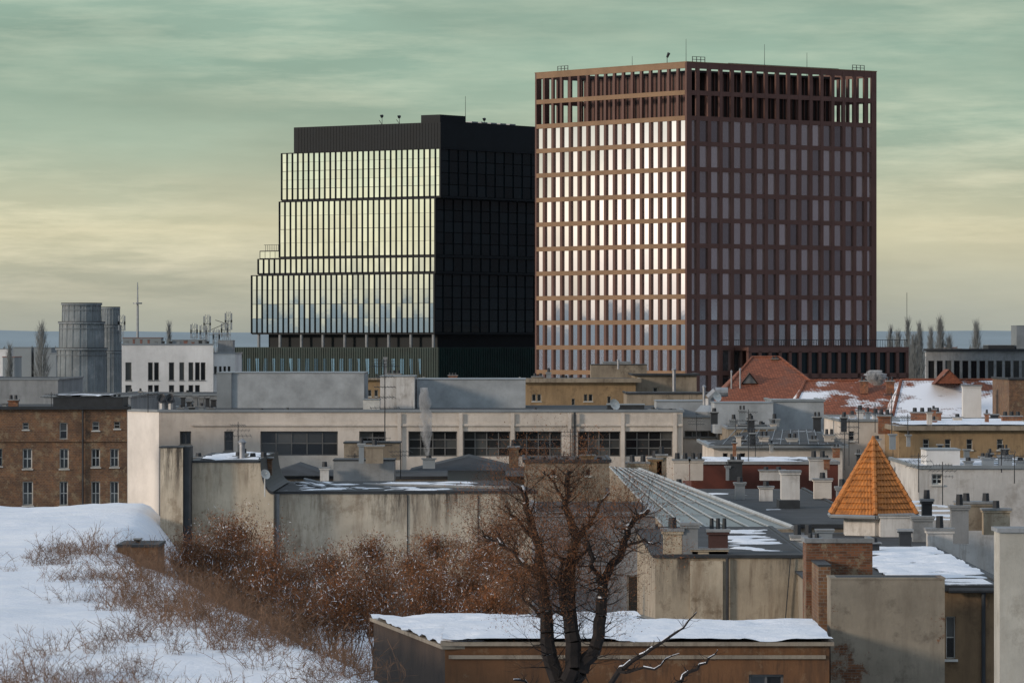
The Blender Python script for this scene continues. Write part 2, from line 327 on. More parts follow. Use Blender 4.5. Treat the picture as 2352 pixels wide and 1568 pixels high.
v10=N(nt,'ShaderNodeVectorMath',operation='SCALE'); nt.links.new(cl,v10.inputs[0]); v10.inputs[3].default_value=10
fin=mix(nt,.06,v10.outputs[0],sky.outputs[0]); nt.links.new(fin,bg.inputs[0])
sl=bpy.data.lights.new('sun','SUN'); sl.energy=2.1; sl.angle=math.radians(7); sl.color=(1,.82,.65)
so=bpy.data.objects.new('sun',sl); COL.objects.link(so); so.rotation_euler=sundir.to_track_quat('Z','Y').to_euler()
cam=bpy.data.cameras.new('camera'); co=bpy.data.objects.new('camera',cam); COL.objects.link(co); S.camera=co
co.location=(0,0,H); co.rotation_euler=(math.radians(90),0,0); cam.sensor_width=36; cam.lens=36*F/2352; cam.clip_end=40000; cam.clip_start=1
S.view_settings.view_transform='Standard'; S.view_settings.look='None'; S.view_settings.exposure=0
# ================================================================ GROUND
mb=MB(); mb.q([(-15000,-3000,0),(15000,-3000,0),(15000,15000,0),(-15000,15000,0)]); g=mb.obj('ground',m_ground); g['kind']='structure'
mb=MB(); n=360; pr=None
for i in range(n+1):
    a=2*math.pi*i/n; c=Vector((math.sin(a),math.cos(a),0)); hh=40+14*noise.noise(Vector((c.x*9,c.y*9,0)))+5*noise.noise(Vector((c.x*60,c.y*60,3)))
    if c.x<-.5: hh+=40
    q=(tuple(c*8200),tuple(c*9000+Vector((0,0,hh))))
    if pr: mb.q([pr[0],q[0],q[1],pr[1]])
    pr=q
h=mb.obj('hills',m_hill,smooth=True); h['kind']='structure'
def hz(x,y):
    d1=-((x+13.1)*(-57)-(y-149)*10.3)/57.92
    d2=x+13.1+(y-149)*.06
    b=max(0,min(1,(y-142)/14)); d=d1*(1-b)+d2*b
    nz=.30*noise.noise(Vector((x*.16,y*.11,0)))+.08*noise.noise(Vector((x*.7,y*.5,4)))+.03*noise.noise(Vector((x*2.1,y*1.6,9)))
    top=10.95+nz
    top+= .55*max(0,1-abs(y-84)/6)-.25*max(0,1-abs(y-93)/6)
    lowz=6.3 if y<192 else 6.3*max(0,1-(y-192)/14)
    wd=7-2.5*b
    k=max(0,min(1,(d+.3)/wd)); k=k*k*(3-2*k)
    z=top*(1-k)+lowz*k
    if y>197:
        b=max(0,min(1,(y-197)/12)); z*=(1-b*b*(3-2*b))
    if x>6: z*=max(0,1-(x-6)/9)
    return z-.05
mb=MB(); nx,ny=170,200; X0,X1,Y0,Y1=-45,16,55,212
for j in range(ny+1):
    for i in range(nx+1):
        x=X0+(X1-X0)*i/nx;y=Y0+(Y1-Y0)*j/ny; mb.v.append((x,y,hz(x,y)))
for j in range(ny):
    for i in range(nx): a=j*(nx+1)+i; mb.f.append((a,a+1,a+nx+2,a+nx+1)); mb.m.append(0)
g=mb.obj('snowy_slope',m_snow,smooth=True); g['kind']='structure'
# ================================================================ TOWERS
def add_panes(par,panes,mats,keep=100):
    for q,mi in panes[:keep]:
        c=sum((Vector(p) for p in q),Vector())/4; mb=MB(); mb.q([Vector(p)-c for p in q]); mb.obj('window',mats[mi],par,loc=c)
    if len(panes)>keep:
        mb=MB(); 
        for q,mi in panes[keep:]: mb.q(q,mi)
        mb.obj('window',mats,par,kind='stuff')
def jit(q,ax,e):
    a,b,c=R(-e,e),R(-e,e),R(-e,e); o=[]
    for k,p in enumerate(q):
        p=list(p); p[ax]+=a+(b if k in(1,2) else -b)+(c if k>1 else -c); o.append(tuple(p))
    return o
# --- brown tower
k=F/650.; o=P(1577,0,650); o.z=0; tw=empty('office_tower',o,math.atan2(.625,.78),'tall reddish-brown office tower with a deep grid of windows','building')
W,L=37.86,35.0; zt=Z(143,650); fl=58.6/k
lines=[(zt-.85,zt)]+[(Z(217.5,650)-fl*i,Z(207,650)-fl*i) for i in range(15) if Z(218,650)-fl*i>1]
mb=MB(); pd=.34
nb=17
for j in range(nb+1):
    hx=.31 if 0<j<nb else .5; hy=.25 if 0<j<nb else .45
    x=W*j/nb; y=L*j/nb
    for b in (0,1):
        xx=min(max(x,hx),W-hx); yy=0 if b==0 else L-pd
        mb.box(xx-hx,xx+hx,yy-.004,yy+pd+.004,0,zt)
    for b in (0,1):
        if j in (0,nb): continue
        yy=y; xx=0 if b==0 else W-pd
        mb.box(xx-.004,xx+pd+.004,yy-hy,yy+hy,0,zt)
for z0,z1 in lines:
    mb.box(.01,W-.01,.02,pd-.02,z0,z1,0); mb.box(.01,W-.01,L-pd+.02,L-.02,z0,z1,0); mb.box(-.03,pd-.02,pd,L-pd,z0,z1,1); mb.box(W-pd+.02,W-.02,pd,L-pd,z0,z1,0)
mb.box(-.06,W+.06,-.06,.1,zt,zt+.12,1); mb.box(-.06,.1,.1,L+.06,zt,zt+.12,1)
mb.obj('facade_frame',[m_frame,m_span],tw)
mb=MB(); zc=lines[2][0]+.3
mb.box(1.0,W-1,1,L-1,zc-.5,zc,0); mb.box(6.5,W-6.5,3.5,L-5.5,zc,zt-1.2,1); mb.box(6,W-4.5,3,L-5,lines[1][0]+.3,lines[1][0]+.6,1)
mb.box(3.4,W-5,2.6,L-5,zt-1.2,zt-.9,1); mb.box(1.3,W-1.3,1.3,L-1.3,0,zc-.6,1)
for i in range(30): x=6.5+i*.85; mb.box(x,x+.12,3.2,3.498,zc,zt-1.3,0)
for i in range(26): y=4+i*.95; mb.box(3.2,3.3,y,y+.5,zc,zt-1.3,0)
mb.box(3.31,3.5,4,L-8,zc,zt-1.3,1)
mb.obj('technical_core',[m_frame,m_core],tw)
panes=[];rest=[]
for r in range(2,len(lines)-1):
    z0=lines[r+1][1];z1=lines[r][0]
    for j in range(nb):
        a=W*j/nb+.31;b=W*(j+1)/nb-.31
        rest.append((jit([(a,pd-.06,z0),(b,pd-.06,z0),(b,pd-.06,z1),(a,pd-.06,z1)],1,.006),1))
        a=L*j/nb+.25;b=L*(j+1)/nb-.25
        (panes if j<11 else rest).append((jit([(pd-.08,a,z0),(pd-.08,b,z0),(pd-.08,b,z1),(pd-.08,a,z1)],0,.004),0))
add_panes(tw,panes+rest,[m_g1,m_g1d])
for (cx,cy,ax) in ((2,1,0),(1.5,L-6,1),(W-4,1,0)):
    mb=MB()
    for q in (0,.8,1.6,2.4):
        a=(cx+(q if ax==0 else 0),cy+(q if ax else 0)); mb.box(a[0]-.04,a[0]+.04,a[1]-.04,a[1]+.04,zt,zt+.97)
    for zz_ in (.5,.9):
        if ax==0: mb.box(cx,cx+2.4,cy-.03,cy+.03,zt+zz_,zt+zz_+.07)
        else: mb.box(cx-.03,cx+.03,cy,cy+2.4,zt+zz_,zt+zz_+.07)
    mb.obj('roof_railing',m_metdark,tw)
mb=MB()
for i in range(26): x=9+i*.85; mb.box(x-.02,x+.02,1,1.04,zt-.1,zt+.25)
mb.box(9,31,.99,1.05,zt+.22,zt+.28); mb.obj('roof_railing',m_metdark,tw)
for x,y,hh in ((2.5,3,3.6),(17,2,3.4),(25.5,2,2.5),(1.5,14,1.6)):
    mb=MB(); mb.tube((x,y,zt-1),(x,y,zt+hh),.05,.025,5); mb.obj('lightning_rod',m_metdark,tw)
mb=MB(); mb.tube((1,5.5,zt-1),(1,5.5,zt+1.1),.06,.05,5); mb.tube((1,5.5,zt+1),(1,5.1,zt+1.6),.16,.22,8); mb.obj('roof_camera',m_metdark,tw)
mb=MB(); pz=Z(797,655)
for j in range(17):
    x=9.5+j*1.98; mb.box(x-.3,x+.3,-3.2,-2.7,0,pz-.6)
mb.box(9.2,41.5,-3.2,-2.75,pz-.8,pz); mb.box(9.2,41.5,-3.2,-2.75,pz-4.6,pz-3.9); mb.box(9.2,41.5,-2.7,-.1,pz-.5,pz-.02)
mb.box(38,41.5,-2.7,20,0,pz-.01)
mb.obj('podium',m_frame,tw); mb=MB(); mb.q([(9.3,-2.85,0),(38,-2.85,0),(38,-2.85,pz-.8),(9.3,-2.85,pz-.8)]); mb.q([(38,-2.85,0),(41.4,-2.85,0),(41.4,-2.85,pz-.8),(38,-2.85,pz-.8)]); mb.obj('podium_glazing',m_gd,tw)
mb=MB()
for j in range(65): x=9.3+j*.5; mb.box(x-.02,x+.02,-3.0,-2.96,pz,pz+1.05)
mb.box(9.2,41.5,-3.02,-2.94,pz+1.02,pz+1.1); mb.obj('terrace_railing',m_metdark,tw)
# --- black tower
kb=F/700.; ob=P(1012,0,700); ob.z=0; bt=empty('glass_office_building',ob,math.atan2(.8,.6),'black office building with stepped mirror-glass floors and vertical fins','building')
def Lb(x): q=(x-CX)/F; return (q*700-ob.x)/(-.8-q*.6)
def zb_(x,y): return Z(y,700+.6*Lb(x))
zA=zb_(646,352); zB=zb_(641,463); zS=zb_(592,576); zC=zb_(577,632); zD=zb_(577,768); zE=zb_(577,797); zT=zb_(674,293)
secs=[(0,Lb(646),zB,zA,2,1.7),(1.0,Lb(641),zS-1.3,zB,2,0),(1.0,Lb(592),zC,zS-1.3,1,0),(1.2,Lb(577),zD,zC,2,0)]
WB=48; body=MB(); fins=MB(); pan=[];pand=[]
body.box(.35,10,Lb(641),Lb(592)-.1,zS-1.32,zS,0)
for i in range(4):
    y=Lb(641)+.1+i*(Lb(592)-Lb(641)-.3)/4; w_=(Lb(592)-Lb(641)-.3)/4; pan.append(([(.3,y,zS-1.2),(.3,y+w_-.1,zS-1.2),(.3,y+w_-.1,zS-.15),(.3,y,zS-.15)],0))
for (y0,y1,z0,z1,nr,cs) in secs:
    body.box(.30,WB,y0+.35,y1-.05,z0+.02,z1-.02,0)
    body.box(.02,WB,y0-.04,y1,z1-.14,z1,0); body.box(.12,WB,y0+.05,y1-.02,z0+.0,z0+.28,0)
    n=int(round((y1-y0)/1.12)); st_=(y1-y0)/n; base_=z0+.28; zh=(z1-.14-base_-cs)/nr
    rowsz=([(base_,base_+cs)] if cs else [])+[(base_+cs+zh*r,base_+cs+zh*(r+1)) for r in range(nr)]
    for i in range(n+1):
        y=y0+st_*i; fins.box(-.07,.2,y-.05,y+.05,z0+.12,z1-.03)
        if i<n:
            for a,c in rowsz:
                hm=(a+c)/2
                for (aa,cc) in (((a,hm),(hm,c)) if c-a>2.5 else ((a,c),)): pan.append((jit([(.12,y+.05,aa+.02),(.12,y+st_-.05,aa+.02),(.12,y+st_-.05,cc-.02),(.12,y+.05,cc-.02)],0,.003),0))
    for a,c in rowsz: fins.box(.06,.2,y0+.02,y1-.03,a-.035,a+.035)
    nn=int(WB/2.4)
    for i in range(nn):
        x=WB*i/nn; fins.box(x+.01,x+.05,y0+.05,y0+.3,z0+.1,z1-.06)
        nr2=max(1,int((z1-z0)/1.8)); zz2=(z1-.14-base_)/nr2
        for r in range(nr2):
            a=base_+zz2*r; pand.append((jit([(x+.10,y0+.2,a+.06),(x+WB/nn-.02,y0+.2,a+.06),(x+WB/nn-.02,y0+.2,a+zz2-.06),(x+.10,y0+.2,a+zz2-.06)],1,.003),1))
body.box(.1,WB,.1,Lb(674),zA+.02,zT,0); 
for i in range(int(Lb(674)/.6)): y=.1+i*.6; body.box(0.06,.098,y-.03,y+.03,zA+.05,zT-.1,0)
body.box(.4,7,.4,4.2,zT,zT+1.2,0); body.box(7.2,WB,.4,14,zT,zT+.25,0)
body.box(2,WB,2.2,Lb(577)-2,zE,zD+.03,0)
Lp=Lb(540)
body.box(-1,WB,-.3,Lp,0,zE,1)
for i in range(90):
    y=-.3+(Lp+.3)*i/90; body.box(-1.10,-1.002,y,y+.08,2,zE-.1,1)
for i in range(80):
    x=-1+49*i/80; body.box(x,x+.08,-.40,-.302,2,zE-.1,1)
body.obj('wall',[m_black,m_podium],bt); fins.obj('fins',m_black,bt)
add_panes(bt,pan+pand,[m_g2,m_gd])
for i in range(9):
    mb=MB(); y=1.8+i*(Lb(577)-3)/8; mb.tube((.5,y,zE),(.5,y,zD+.1),.25,.25,10); mb.obj('column',m_greyconc,bt)
mb=MB()
for i in range(22):
    y=3+i*1.75; mb.q([(-1.06,y,zE-4.2),(-1.06,y+R(.3,.9),zE-4.2),(-1.06,y+.7,zE-1.8),(-1.06,y,zE-1.8)])
mb.obj('podium_window',glassm('blue_glass',(.30,.50,.66),.9,.1,.7),bt,kind='stuff')
for x,y,hh in ((9,2,4.5),(1,9,1.1),(1,12.5,1.3),(14,2,1.0)):
    mb=MB(); mb.tube((x,y,zT),(x,y,zT+hh),.05,.03,5)
    if hh<1.4:
        mb.tube((x,y,zT+hh),(x-.5,y,zT+hh+.15),.3,.05,8); mb.tube((x,y,zT),(x,y+.6,zT+.7),.05,.05,4)
    mb.obj('roof_antenna',m_metdark,bt)
for i in range(5):
    mb=MB(); mb.box(12+i*2.5,13.6+i*2.5,3,5,zT+.25,zT+.65); mb.obj('roof_vent',m_metal,bt)
mb=MB(); ytr=Lb(641)
for i in range(8): y=ytr+.1+i*.45; mb.box(.5,.55,y,y+.05,zS,zS+.9)
mb.box(.5,.56,ytr,ytr+3.6,zS+.9,zS+.97); mb.obj('terrace_railing',m_metdark,bt)
# ================================================================ FAR THINGS
def silo(x0,x1,yt,D,lab):
    k=F/D; r=(x1-x0)/2/k; c=P((x0+x1)/2,0,D); e=empty('cooling_tower',Vector((c.x,c.y,0)),0,lab,'tower','grey cylindrical towers')
    zt=Z(yt,D); tiers=[(0,zt-6.0,r),(zt-6.0,zt-2.5,r*.90),(zt-2.5,zt,r*.78)]; mb=MB()
    for a,b,rr in tiers:
        mb.tube((0,0,a),(0,0,b),rr,rr*.97,40); mb.tube((0,0,b-.22),(0,0,b+.02),rr*1.05,rr*1.05,40); mb.tube((0,0,b-.9),(0,0,b-.8),rr*1.02,rr*1.02,40)
        for i in range(20):
            t=2*math.pi*i/20; p=Vector((math.cos(t)*rr,math.sin(t)*rr,0)); mb.tube((p.x,p.y,a),(p.x*.98,p.y*.98,b),.07,.07,4)
    mb.obj('shell',m_silo,e)
    mb=MB(); 
    for a,b,rr in tiers: mb.tube((0,0,b+.021),(0,0,b+.10),rr*1.055,rr*1.055,40)
    mb.obj('rim',m_metdark,e)
silo(130,245,697,600,'weathered grey tiered cylindrical tower beside white building'); silo(228,281,706,612,'slimmer grey tiered tower partly behind its neighbour')
mb=MB(); p=P(316,0,2500); a=Vector((p.x,p.y,0)); mb.tube(a,(p.x,p.y,Z(700,2500)),.9,.6,8); mb.tube((p.x,p.y,Z(700,2500)),(p.x,p.y,Z(665,2500)),.5,.3,8); mb.tube((p.x,p.y,Z(665,2500)),(p.x,p.y,Z(648,2500)),.45,.2,6)
mb.tube((p.x,p.y,Z(698,2500)),(p.x,p.y,Z(695,2500)),2.6,2.6,12); thing(mb.obj('broadcast_mast',m_metal),'slim distant broadcasting mast with round platform','tower')
def grow(mb,p,d,L,r,dep,maxd,up=.15,spread=.5,k=4,m=0,nch=(2,3),tip=None):
    segs=2 if dep>1 else 3
    for s_ in range(segs):
        q=p+d*(L/segs); r2=r*(.86 if s_<segs-1 else .7); mb.tube(p,q,r,r2,k if dep<2 else 3,m,False); p=q;r=r2
        d=(d+Vector((R(-.25,.25),R(-.25,.25),R(-.15,.15)+up*.3))).normalized()
    if dep>=maxd:
        if tip is not None: tip.append((p,d))
        return
    for c in range(random.randint(*nch)):
        nd=(d+Vector((R(-1,1),R(-1,1),R(-.5,.8)))*spread+Vector((0,0,up))).normalized(); grow(mb,p,nd,L*R(.62,.85),r*R(.6,.8),dep+1,maxd,up,spread,k,m,nch,tip)
def poplar(x,yt,yb,D,w):
    k=F/D; p=P(x,0,D); zt=Z(yt,D); e=empty('bare_tree',Vector((p.x,p.y,0)),0,'tall narrow leafless tree standing near low rooftops','tree','distant leafless trees')
    mb=MB(); mb.tube((0,0,0),(0,0,zt*.9),.3,.06,6); mb.obj('trunk',m_fartree,e)
    mb=MB(); W=w/k/2
    for i in range(300):
        u=R(.15,1)**.8; z=zt*(.12+.88*u); ra=W*max(.06,math.sin(math.pi*min(1,(u*.85+.1)))**.7); t=R(0,6.3)
        st=Vector((math.cos(t)*ra*.25,math.sin(t)*ra*.25,z-zt*.12)); en=Vector((math.cos(t)*ra*R(.5,1),math.sin(t)*ra*R(.5,1),z)); mb.tube(st,en,.04,.015,3,0,False)
        for _ in range(2): mb.tube(st.lerp(en,.6),en+Vector((R(-.6,.6),R(-.6,.6),R(.1,1))),.025,.012,3,0,False)
    mb.obj('crown',m_fartree,e)
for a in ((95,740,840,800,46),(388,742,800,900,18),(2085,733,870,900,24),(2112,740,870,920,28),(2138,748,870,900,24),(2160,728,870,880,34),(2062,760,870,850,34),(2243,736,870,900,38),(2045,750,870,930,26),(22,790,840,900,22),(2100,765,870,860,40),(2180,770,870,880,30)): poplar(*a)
mb=MB()
for i in range(4200):
    D=R(1400,3200); x=R(-60,2420); p=P(x,0,D); hh=R(6,13)*(1 if D<2500 else 1.2); ww=R(1.5,5); mb.q([(p.x-ww,p.y,0),(p.x+ww,p.y,0),(p.x+R(-1,1),p.y,hh)])
o=mb.obj('distant_wood',m_fartree); o['kind']='stuff'
for i in range(34):
    x=R(-30,300) if i<22 else R(2040,2380); D=R(900,1400); y=R(796,824); ww=R(14,45)
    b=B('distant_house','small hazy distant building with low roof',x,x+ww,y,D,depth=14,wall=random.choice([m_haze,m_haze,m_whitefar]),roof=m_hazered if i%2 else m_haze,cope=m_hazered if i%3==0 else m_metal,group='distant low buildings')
def rows(xs,y0,y1,nx=1,ny=1): return [(a,b,y0,y1,nx,ny) for a,b in xs]
wb=B('white_building','clean white flat-roofed building with narrow dark windows',280,490,792,560,D1=561,depth=18,wall=m_whitefar,fr=m_wind,
  wins=rows([(288,302),(340,351),(354,365),(388,400),(412,423),(433,444),(448,459),(461,472)],832,873)+rows([(288,302),(340,351),(354,365),(388,400),(412,423),(433,444),(448,459)],884,915))
wb2=B('white_building','lower white wing with small windows and roof antennas',490.5,540,812,563,depth=14,wall=m_whitefar,fr=m_wind,wins=rows([(491.5,498),(503,509),(513,519),(523,529)],841,858))
boxpx(wb.e,'roof_plant',282,370,776,790,575,4,m_haze,top=m_hazered); boxpx(wb.e,'roof_plant',395,470,781,790,577,4,m_metal)
boxpx(wb2.e,'roof_plant',500,535,782,812,580,4,m_greyconc)
for x in range(290,480,17): chimney(wb.e,x,R(775,785),792,R(4,9),572,random.choice([m_metal,m_hazered,m_metdark]))
def lattice(x,yt,yb,D,w=.5):
    p=P(x,yb,D);zt=Z(yt,D);z=p.z-.5;mb=MB(); h=zt-z; c=[(p.x-w/2,D),(p.x+w/2,D),(p.x,D+w)]
    for a in c: mb.tube((*a,z),(*a,zt),.035,.03,4)
    n=int(h/.7)
    for i in range(n):
        for j in range(3): a=c[j];b=c[(j+1)%3]; mb.tube((*a,z+h*i/n),(*b,z+h*(i+1)/n),.02,.02,3)
    for t in (.95,.75): 
        for s_ in (-1,1): mb.box(p.x+s_*w*.8-.08,p.x+s_*w*.8+.08,D-.3,D-.15,z+h*t-1.2,z+h*t)
    for s_ in (.85,.6): mb.box(p.x-w,p.x+w,D-.1,D-.05,z+h*s_-.6,z+h*s_-.54)
    thing(mb.obj('antenna_mast',m_metal),'steel lattice mast carrying mobile antenna panels on a white building roof','antenna','rooftop lattice masts')
for a in ((446,742,790,585),(476,722,790,580),(467,745,790,590),(525,715,785,575),(516,740,785,582),(280,722,776,590),(497,755,800,585)): lattice(*a)
mb=MB(); mb.tube(P(478,760,580),P(525,740,578),.05,.05,4); mb.tube(P(495,735,580),P(525,745,578),.05,.05,4); mb.tube(P(480,768,580),P(530,768,578),.05,.05,4); thing(mb.obj('antenna_bridge',m_metdark),'dark steel brace joining rooftop masts','antenna')
rb=B('office_building','long low grey office building with vertical window strips',2127,2420,806,720,D1=715,depth=16,wall=m_greyconc,fr=m_wind,wins=[(2132+i*19.5,2146+i*19.5,828,885,1,1) for i in range(15)],cope=m_metdark,ov=.4,th=.3)
boxpx(rb.e,'roof_plant',2335,2400,748,806,728,8,m_metal,seams=1.2); boxpx(rb.e,'roof_plant',2270,2330,793,806,728,8,m_metdark)
for x in (2150,2180,2205,2235): chimney(rb.e,x,800,808,8,727,m_metal)
vent(rb.e,2083,672,870,760,.04,m_metdark,False)
b=B('grey_warehouse','low grey concrete warehouse with dark flat roof',-60,133,872,430,depth=25,wall=m_greyconc,roof=m_bit)
b=B('grey_warehouse','grey concrete hall with lightly snowed roof',100,300,912,390,depth=30,wall=m_greyconc,roof=m_roofdark)
b=B('grey_warehouse','dark flat-roofed hall beside white building',270,560,908,420,depth=22,wall=m_greyconc,roof=m_bit)
for x,w_ in ((300,10),(322,8),(345,14),(395,12),(430,18)): chimney(b.e,x,R(890,900),912,w_,425,random.choice([m_brickred,m_cream,m_metal]),1)
b=B('tenement','ochre plastered tenement with cornice and small paired windows',1205,1460,878,400,depth=14,wall=m_ochre,cope=m_tan,ov=.5,th=.3,wins=[(1222,1231,905,921,1,1),(1234,1243,905,921,1,1),(1313,1320,915,930,1,1),(1341,1349,905,921,1,1),(1352,1361,905,921,1,1),(1395,1403,910,926,1,1)])
chimney(b.e,1260,845,880,10,405,m_pipe,1); chimney(b.e,1235,857,880,26,406,m_tan,2); chimney(b.e,1300,862,880,30,407,m_ochre,3); chimney(b.e,1335,868,880,12,406,m_metdark,1)
b=B('tenement','tan tenement with flat roof and tall vents',1458,1600,862,408,depth=14,wall=m_tan,cope=m_metdark,ov=.3,wins=[(1500,1510,890,905,1,1)])
boxpx(b.e,'roof_house',1358,1486,838,872,420,6,m_tan,top=m_metdark); boxpx(b.e,'roof_house',1385,1450,832,840,422,4,m_greyconc)
vent(b.e,1548,850,905,400,.16); vent(b.e,1420,828,840,415,.1)
b=B('tenement','brown tenement behind a grey screened roof',830,960,872,410,depth=14,wall=m_ochre,cope=m_tan,ov=.4,wins=[(845,853,895,910,1,1),(860,868,895,910,1,1)])
chimney(b.e,885,820,875,6,412,m_pipe); chimney(b.e,905,850,875,30,414,m_tan,3); chimney(b.e,1040,856,872,20,414,m_brickred,3)
antenna(868,824,872,405,2); antenna(882,824,872,405,2); antenna(893,826,872,405,2)
b=B('tenement','low tan house with dark roof between larger roofs',1440,1680,905,385,depth=12,wall=m_tan,cope=m_metdark,roof=m_roofdark)
def hip(name,label,xl,xr,rl,rr,ye,yr,D,dep,mats,wall=m_tan,gable=False):
    a=P(xl,ye,D);b=P(xr,ye,D);zr=Z(yr,D+dep/2); c=P(rl,0,D+dep/2);d=P(rr,0,D+dep/2)
    e=empty(name,Vector((a.x,D,0)),0,label,'building'); O=Vector((a.x,D,0))
    A=a-O;Bq=b-O;C=Vector((c.x,D+dep/2,zr))-O;Dq=Vector((d.x,D+dep/2,zr))-O; A2=A+Vector((0,dep,0));B2=Bq+Vector((0,dep,0))
    mb=MB(); mb.q([A,Bq,Dq,C],0);mb.q([B2,A2,C,Dq],0);mb.q([A2,A,C],0);mb.q([Bq,B2,Dq],1)
    mb.obj('roof',mats,e); mb=MB()
    for s_,t_ in ((C,Dq),(A,C),(Bq,Dq)): mb.tube(s_,t_,.13,.13,6)
    mb.obj('ridge_tiles',m_tile,e)
    mb=MB(); mb.box(.4,(b-a).x-.4,.4,dep-.4,0,a.z+.05); mb.obj('wall',wall,e)
    mb=MB(); mb.box(0,(b-a).x,-.12,0,a.z-.1,a.z+.02); mb.obj('gutter',m_metal,e)
    return e
e=hip('tiled_house','house with steep red hipped tile roof and dormer',1640,1925,1728,1790,924,820,380,13,[m_tile,m_tilebr])
mb=MB(); a=P(1722,880,382.5); mb.q([a+Vector((-.6,0,0)),a+Vector((.6,0,0)),a+Vector((0,0,.8))],0); mb.q([a+Vector((-.75,-.1,-.05)),a+Vector((0,-.1,.9)),a+Vector((0,3,.9)),a+Vector((-.75,2.,-.05))],1); mb.q([a+Vector((.75,-.1,-.05)),a+Vector((0,-.1,.9)),a+Vector((0,3,.9)),a+Vector((.75,2.,-.05))],1); mb.obj('dormer',[m_wind,m_tilebr],e,world=True)
for x,yt in ((1680,855),(1700,850)): vent(e,x,yt,890,382,.07)
chimney(e,1780,818,832,14,386,m_brick,2)
e=hip('tiled_house','long low red tile roof dusted with snow',1815,2110,1850,2140,952,874,365,10,[m_tilesnow,m_tilesnow],gable=True)
for x in (1985,2045): chimney(e,x,865,895,18,368,m_brickred,2)
e=hip('tiled_house','red tile roof with snow and small gable beside white chimney',2050,2345,2070,2325,958,872,358,10,[m_tilesnow2,m_tile])
mb=MB(); a=P(2180,872,360); mb.q([a+Vector((-1.1,0,-.3)),a+Vector((1.1,0,-.3)),a+Vector((0,0,.75))]); mb.q([a+Vector((-1.2,-.1,-.35)),a+Vector((0,-.1,.85)),a+Vector((0,4,.85)),a+Vector((-1.2,3,-.35))]); mb.q([a+Vector((1.2,-.1,-.35)),a+Vector((0,-.1,.85)),a+Vector((0,4,.85)),a+Vector((1.2,3,-.35))]); mb.obj('dormer',m_tile,e,world=True)
chimney(e,2233,884,950,42,352,m_whitefar); vent(e,2295,880,930,356,.05); 
b=B('tenement','brown brick and ochre tenement with dark roof',2318,2420,872,345,depth=12,wall=m_brick,cope=m_metdark)
# ---- long cream mid building
wn=[(413,439,990,1021,2,1),(515,536,990,1035,1,2),(598,776,990,1046,5,2),(825,886,990,1020,2,2),(938,1050,990,1048,4,3),(1064,1172,990,1048,4,3),(1183,1290,990,1048,4,3),(1327,1425,990,1048,4,3),(1436,1545,990,1048,4,3)]
lb=B('long_office_block','long cream rendered block with grouped dark windows and flat roof',365,1568,946,300,depth=26,wall=m_cream,roof=m_bit,wins=wn,fr=m_wind,rev=.35)
mb=MB(); zl=lb.z(978,10); mb.box(lb.s(440),lb.W,-.12,-.003,zl,zl+.14); 
for x in (917,1058,1177,1308,1430,1550):
    t=lb.s(x); mb.box(t-.12,t+.12,-.18,-.125,2,lb.h-.05)
mb.obj('cornice_and_pilasters',m_cream,lb.e)
mb=MB(); t=lb.s(1320); mb.box(t-.07,t+.07,-.3,-.19,2,lb.h); mb.obj('downpipe',m_metdark,lb.e)
lw=B('white_annex','bright white rendered end wing of a flat-roofed block',293,366,945,304,D1=300.5,depth=2,wall=plaster('sunlit_white_render',(.76,.73,.70),(.62,.58,.53),.12,.2),roof=m_bit,yref=302)  # end wall's sunlit brightness is put into a paler render colour
rw=B('cream_annex','lower cream rendered wing with strip window',1568.5,1670,958,304,depth=20,wall=m_cream,roof=m_roofdark,fr=m_wind,wins=[(1572,1645,989,1004,4,1)])
boxpx(lb.e,'roof_screen',532,836,857,945,312,9,m_screen,seams=0); boxpx(lb.e,'roof_screen',498,531.5,857,945,311.8,9,m_metal,seams=0); boxpx(lb.e,'roof_screen',957,1207,872,945,312,9,m_screen,seams=0); boxpx(lb.e,'stair_head',873,952,865,945,309,7,m_white)
boxpx(lb.e,'roof_plant',834,872,918,945,306,2,m_winf)
for x in (374,394):
    vent(lb.e,x,922,945,305,.28,m_pipe,False); mb=MB(); c=P(x,920,305); mb.tube(c,c+Vector((-.12,-.3,.22)),.29,.33,12,cap=False); mb.tube(c+Vector((-.06,-.15,.11)),c+Vector((-.07,-.16,.12)),.28,.28,12,1); mb.obj('vent_cowl',[m_pipe,m_metdark],lb.e,world=True)
for x,yt in ((415,930),(440,928),(462,925),(484,931),(600,938),(660,936),(1230,936),(1500,935),(1540,938)): chimney(lb.e,x,yt,945,R(8,18),303,random.choice([m_metdark,m_greyconc,m_metal]),1)
for x in range(420,500,14): chimney(lb.e,x,R(905,925),945,R(5,12),318,random.choice([m_metdark,m_brickred,m_greyconc]),0)
dish(lb.e,1410,930,304,.4); dish(lb.e,1645,912,300,.35); antenna(884,835,1010,255,5,.7,.035)
boxpx(lb.e,'roof_hatch',1395,1480,930,944,306,2,m_metdark)
# ---- brick house left
bw=[(52,66,970,986,1,2),(137,155,970,1008,1,2),(212,228,968,988,1,2),(262,276,968,984,1,2)]+[(52,74,1030,1076,2,2),(137,158,1030,1076,2,2),(210,230,1030,1072,2,2),(253,273,1030,1072,2,2)]+[(52,76,1105,1160,2,2),(137,156,1105,1160,2,2),(210,230,1105,1160,2,2),(253,273,1105,1160,2,2),(-5,5,1030,1070,1,2)]
bh=B('brick_tenement','old brown brick tenement with white framed windows',-70,292,940,279,D1=280,depth=16,wall=m_brick,wins=bw,cope=m_metdark,roof=m_bit,ov=.25,th=.12,yref=279.5)
mb=MB(); t=bh.s(190); mb.tube((t,-.12,0),(t,-.12,bh.h),.06,.06,6); mb.obj('downpipe',m_metdark,bh.e)
mb=MB(); zl=bh.z(1014,5); mb.box(0,bh.W,-.1,-.003,zl,zl+.14); mb.obj('cornice',m_brick,bh.e)
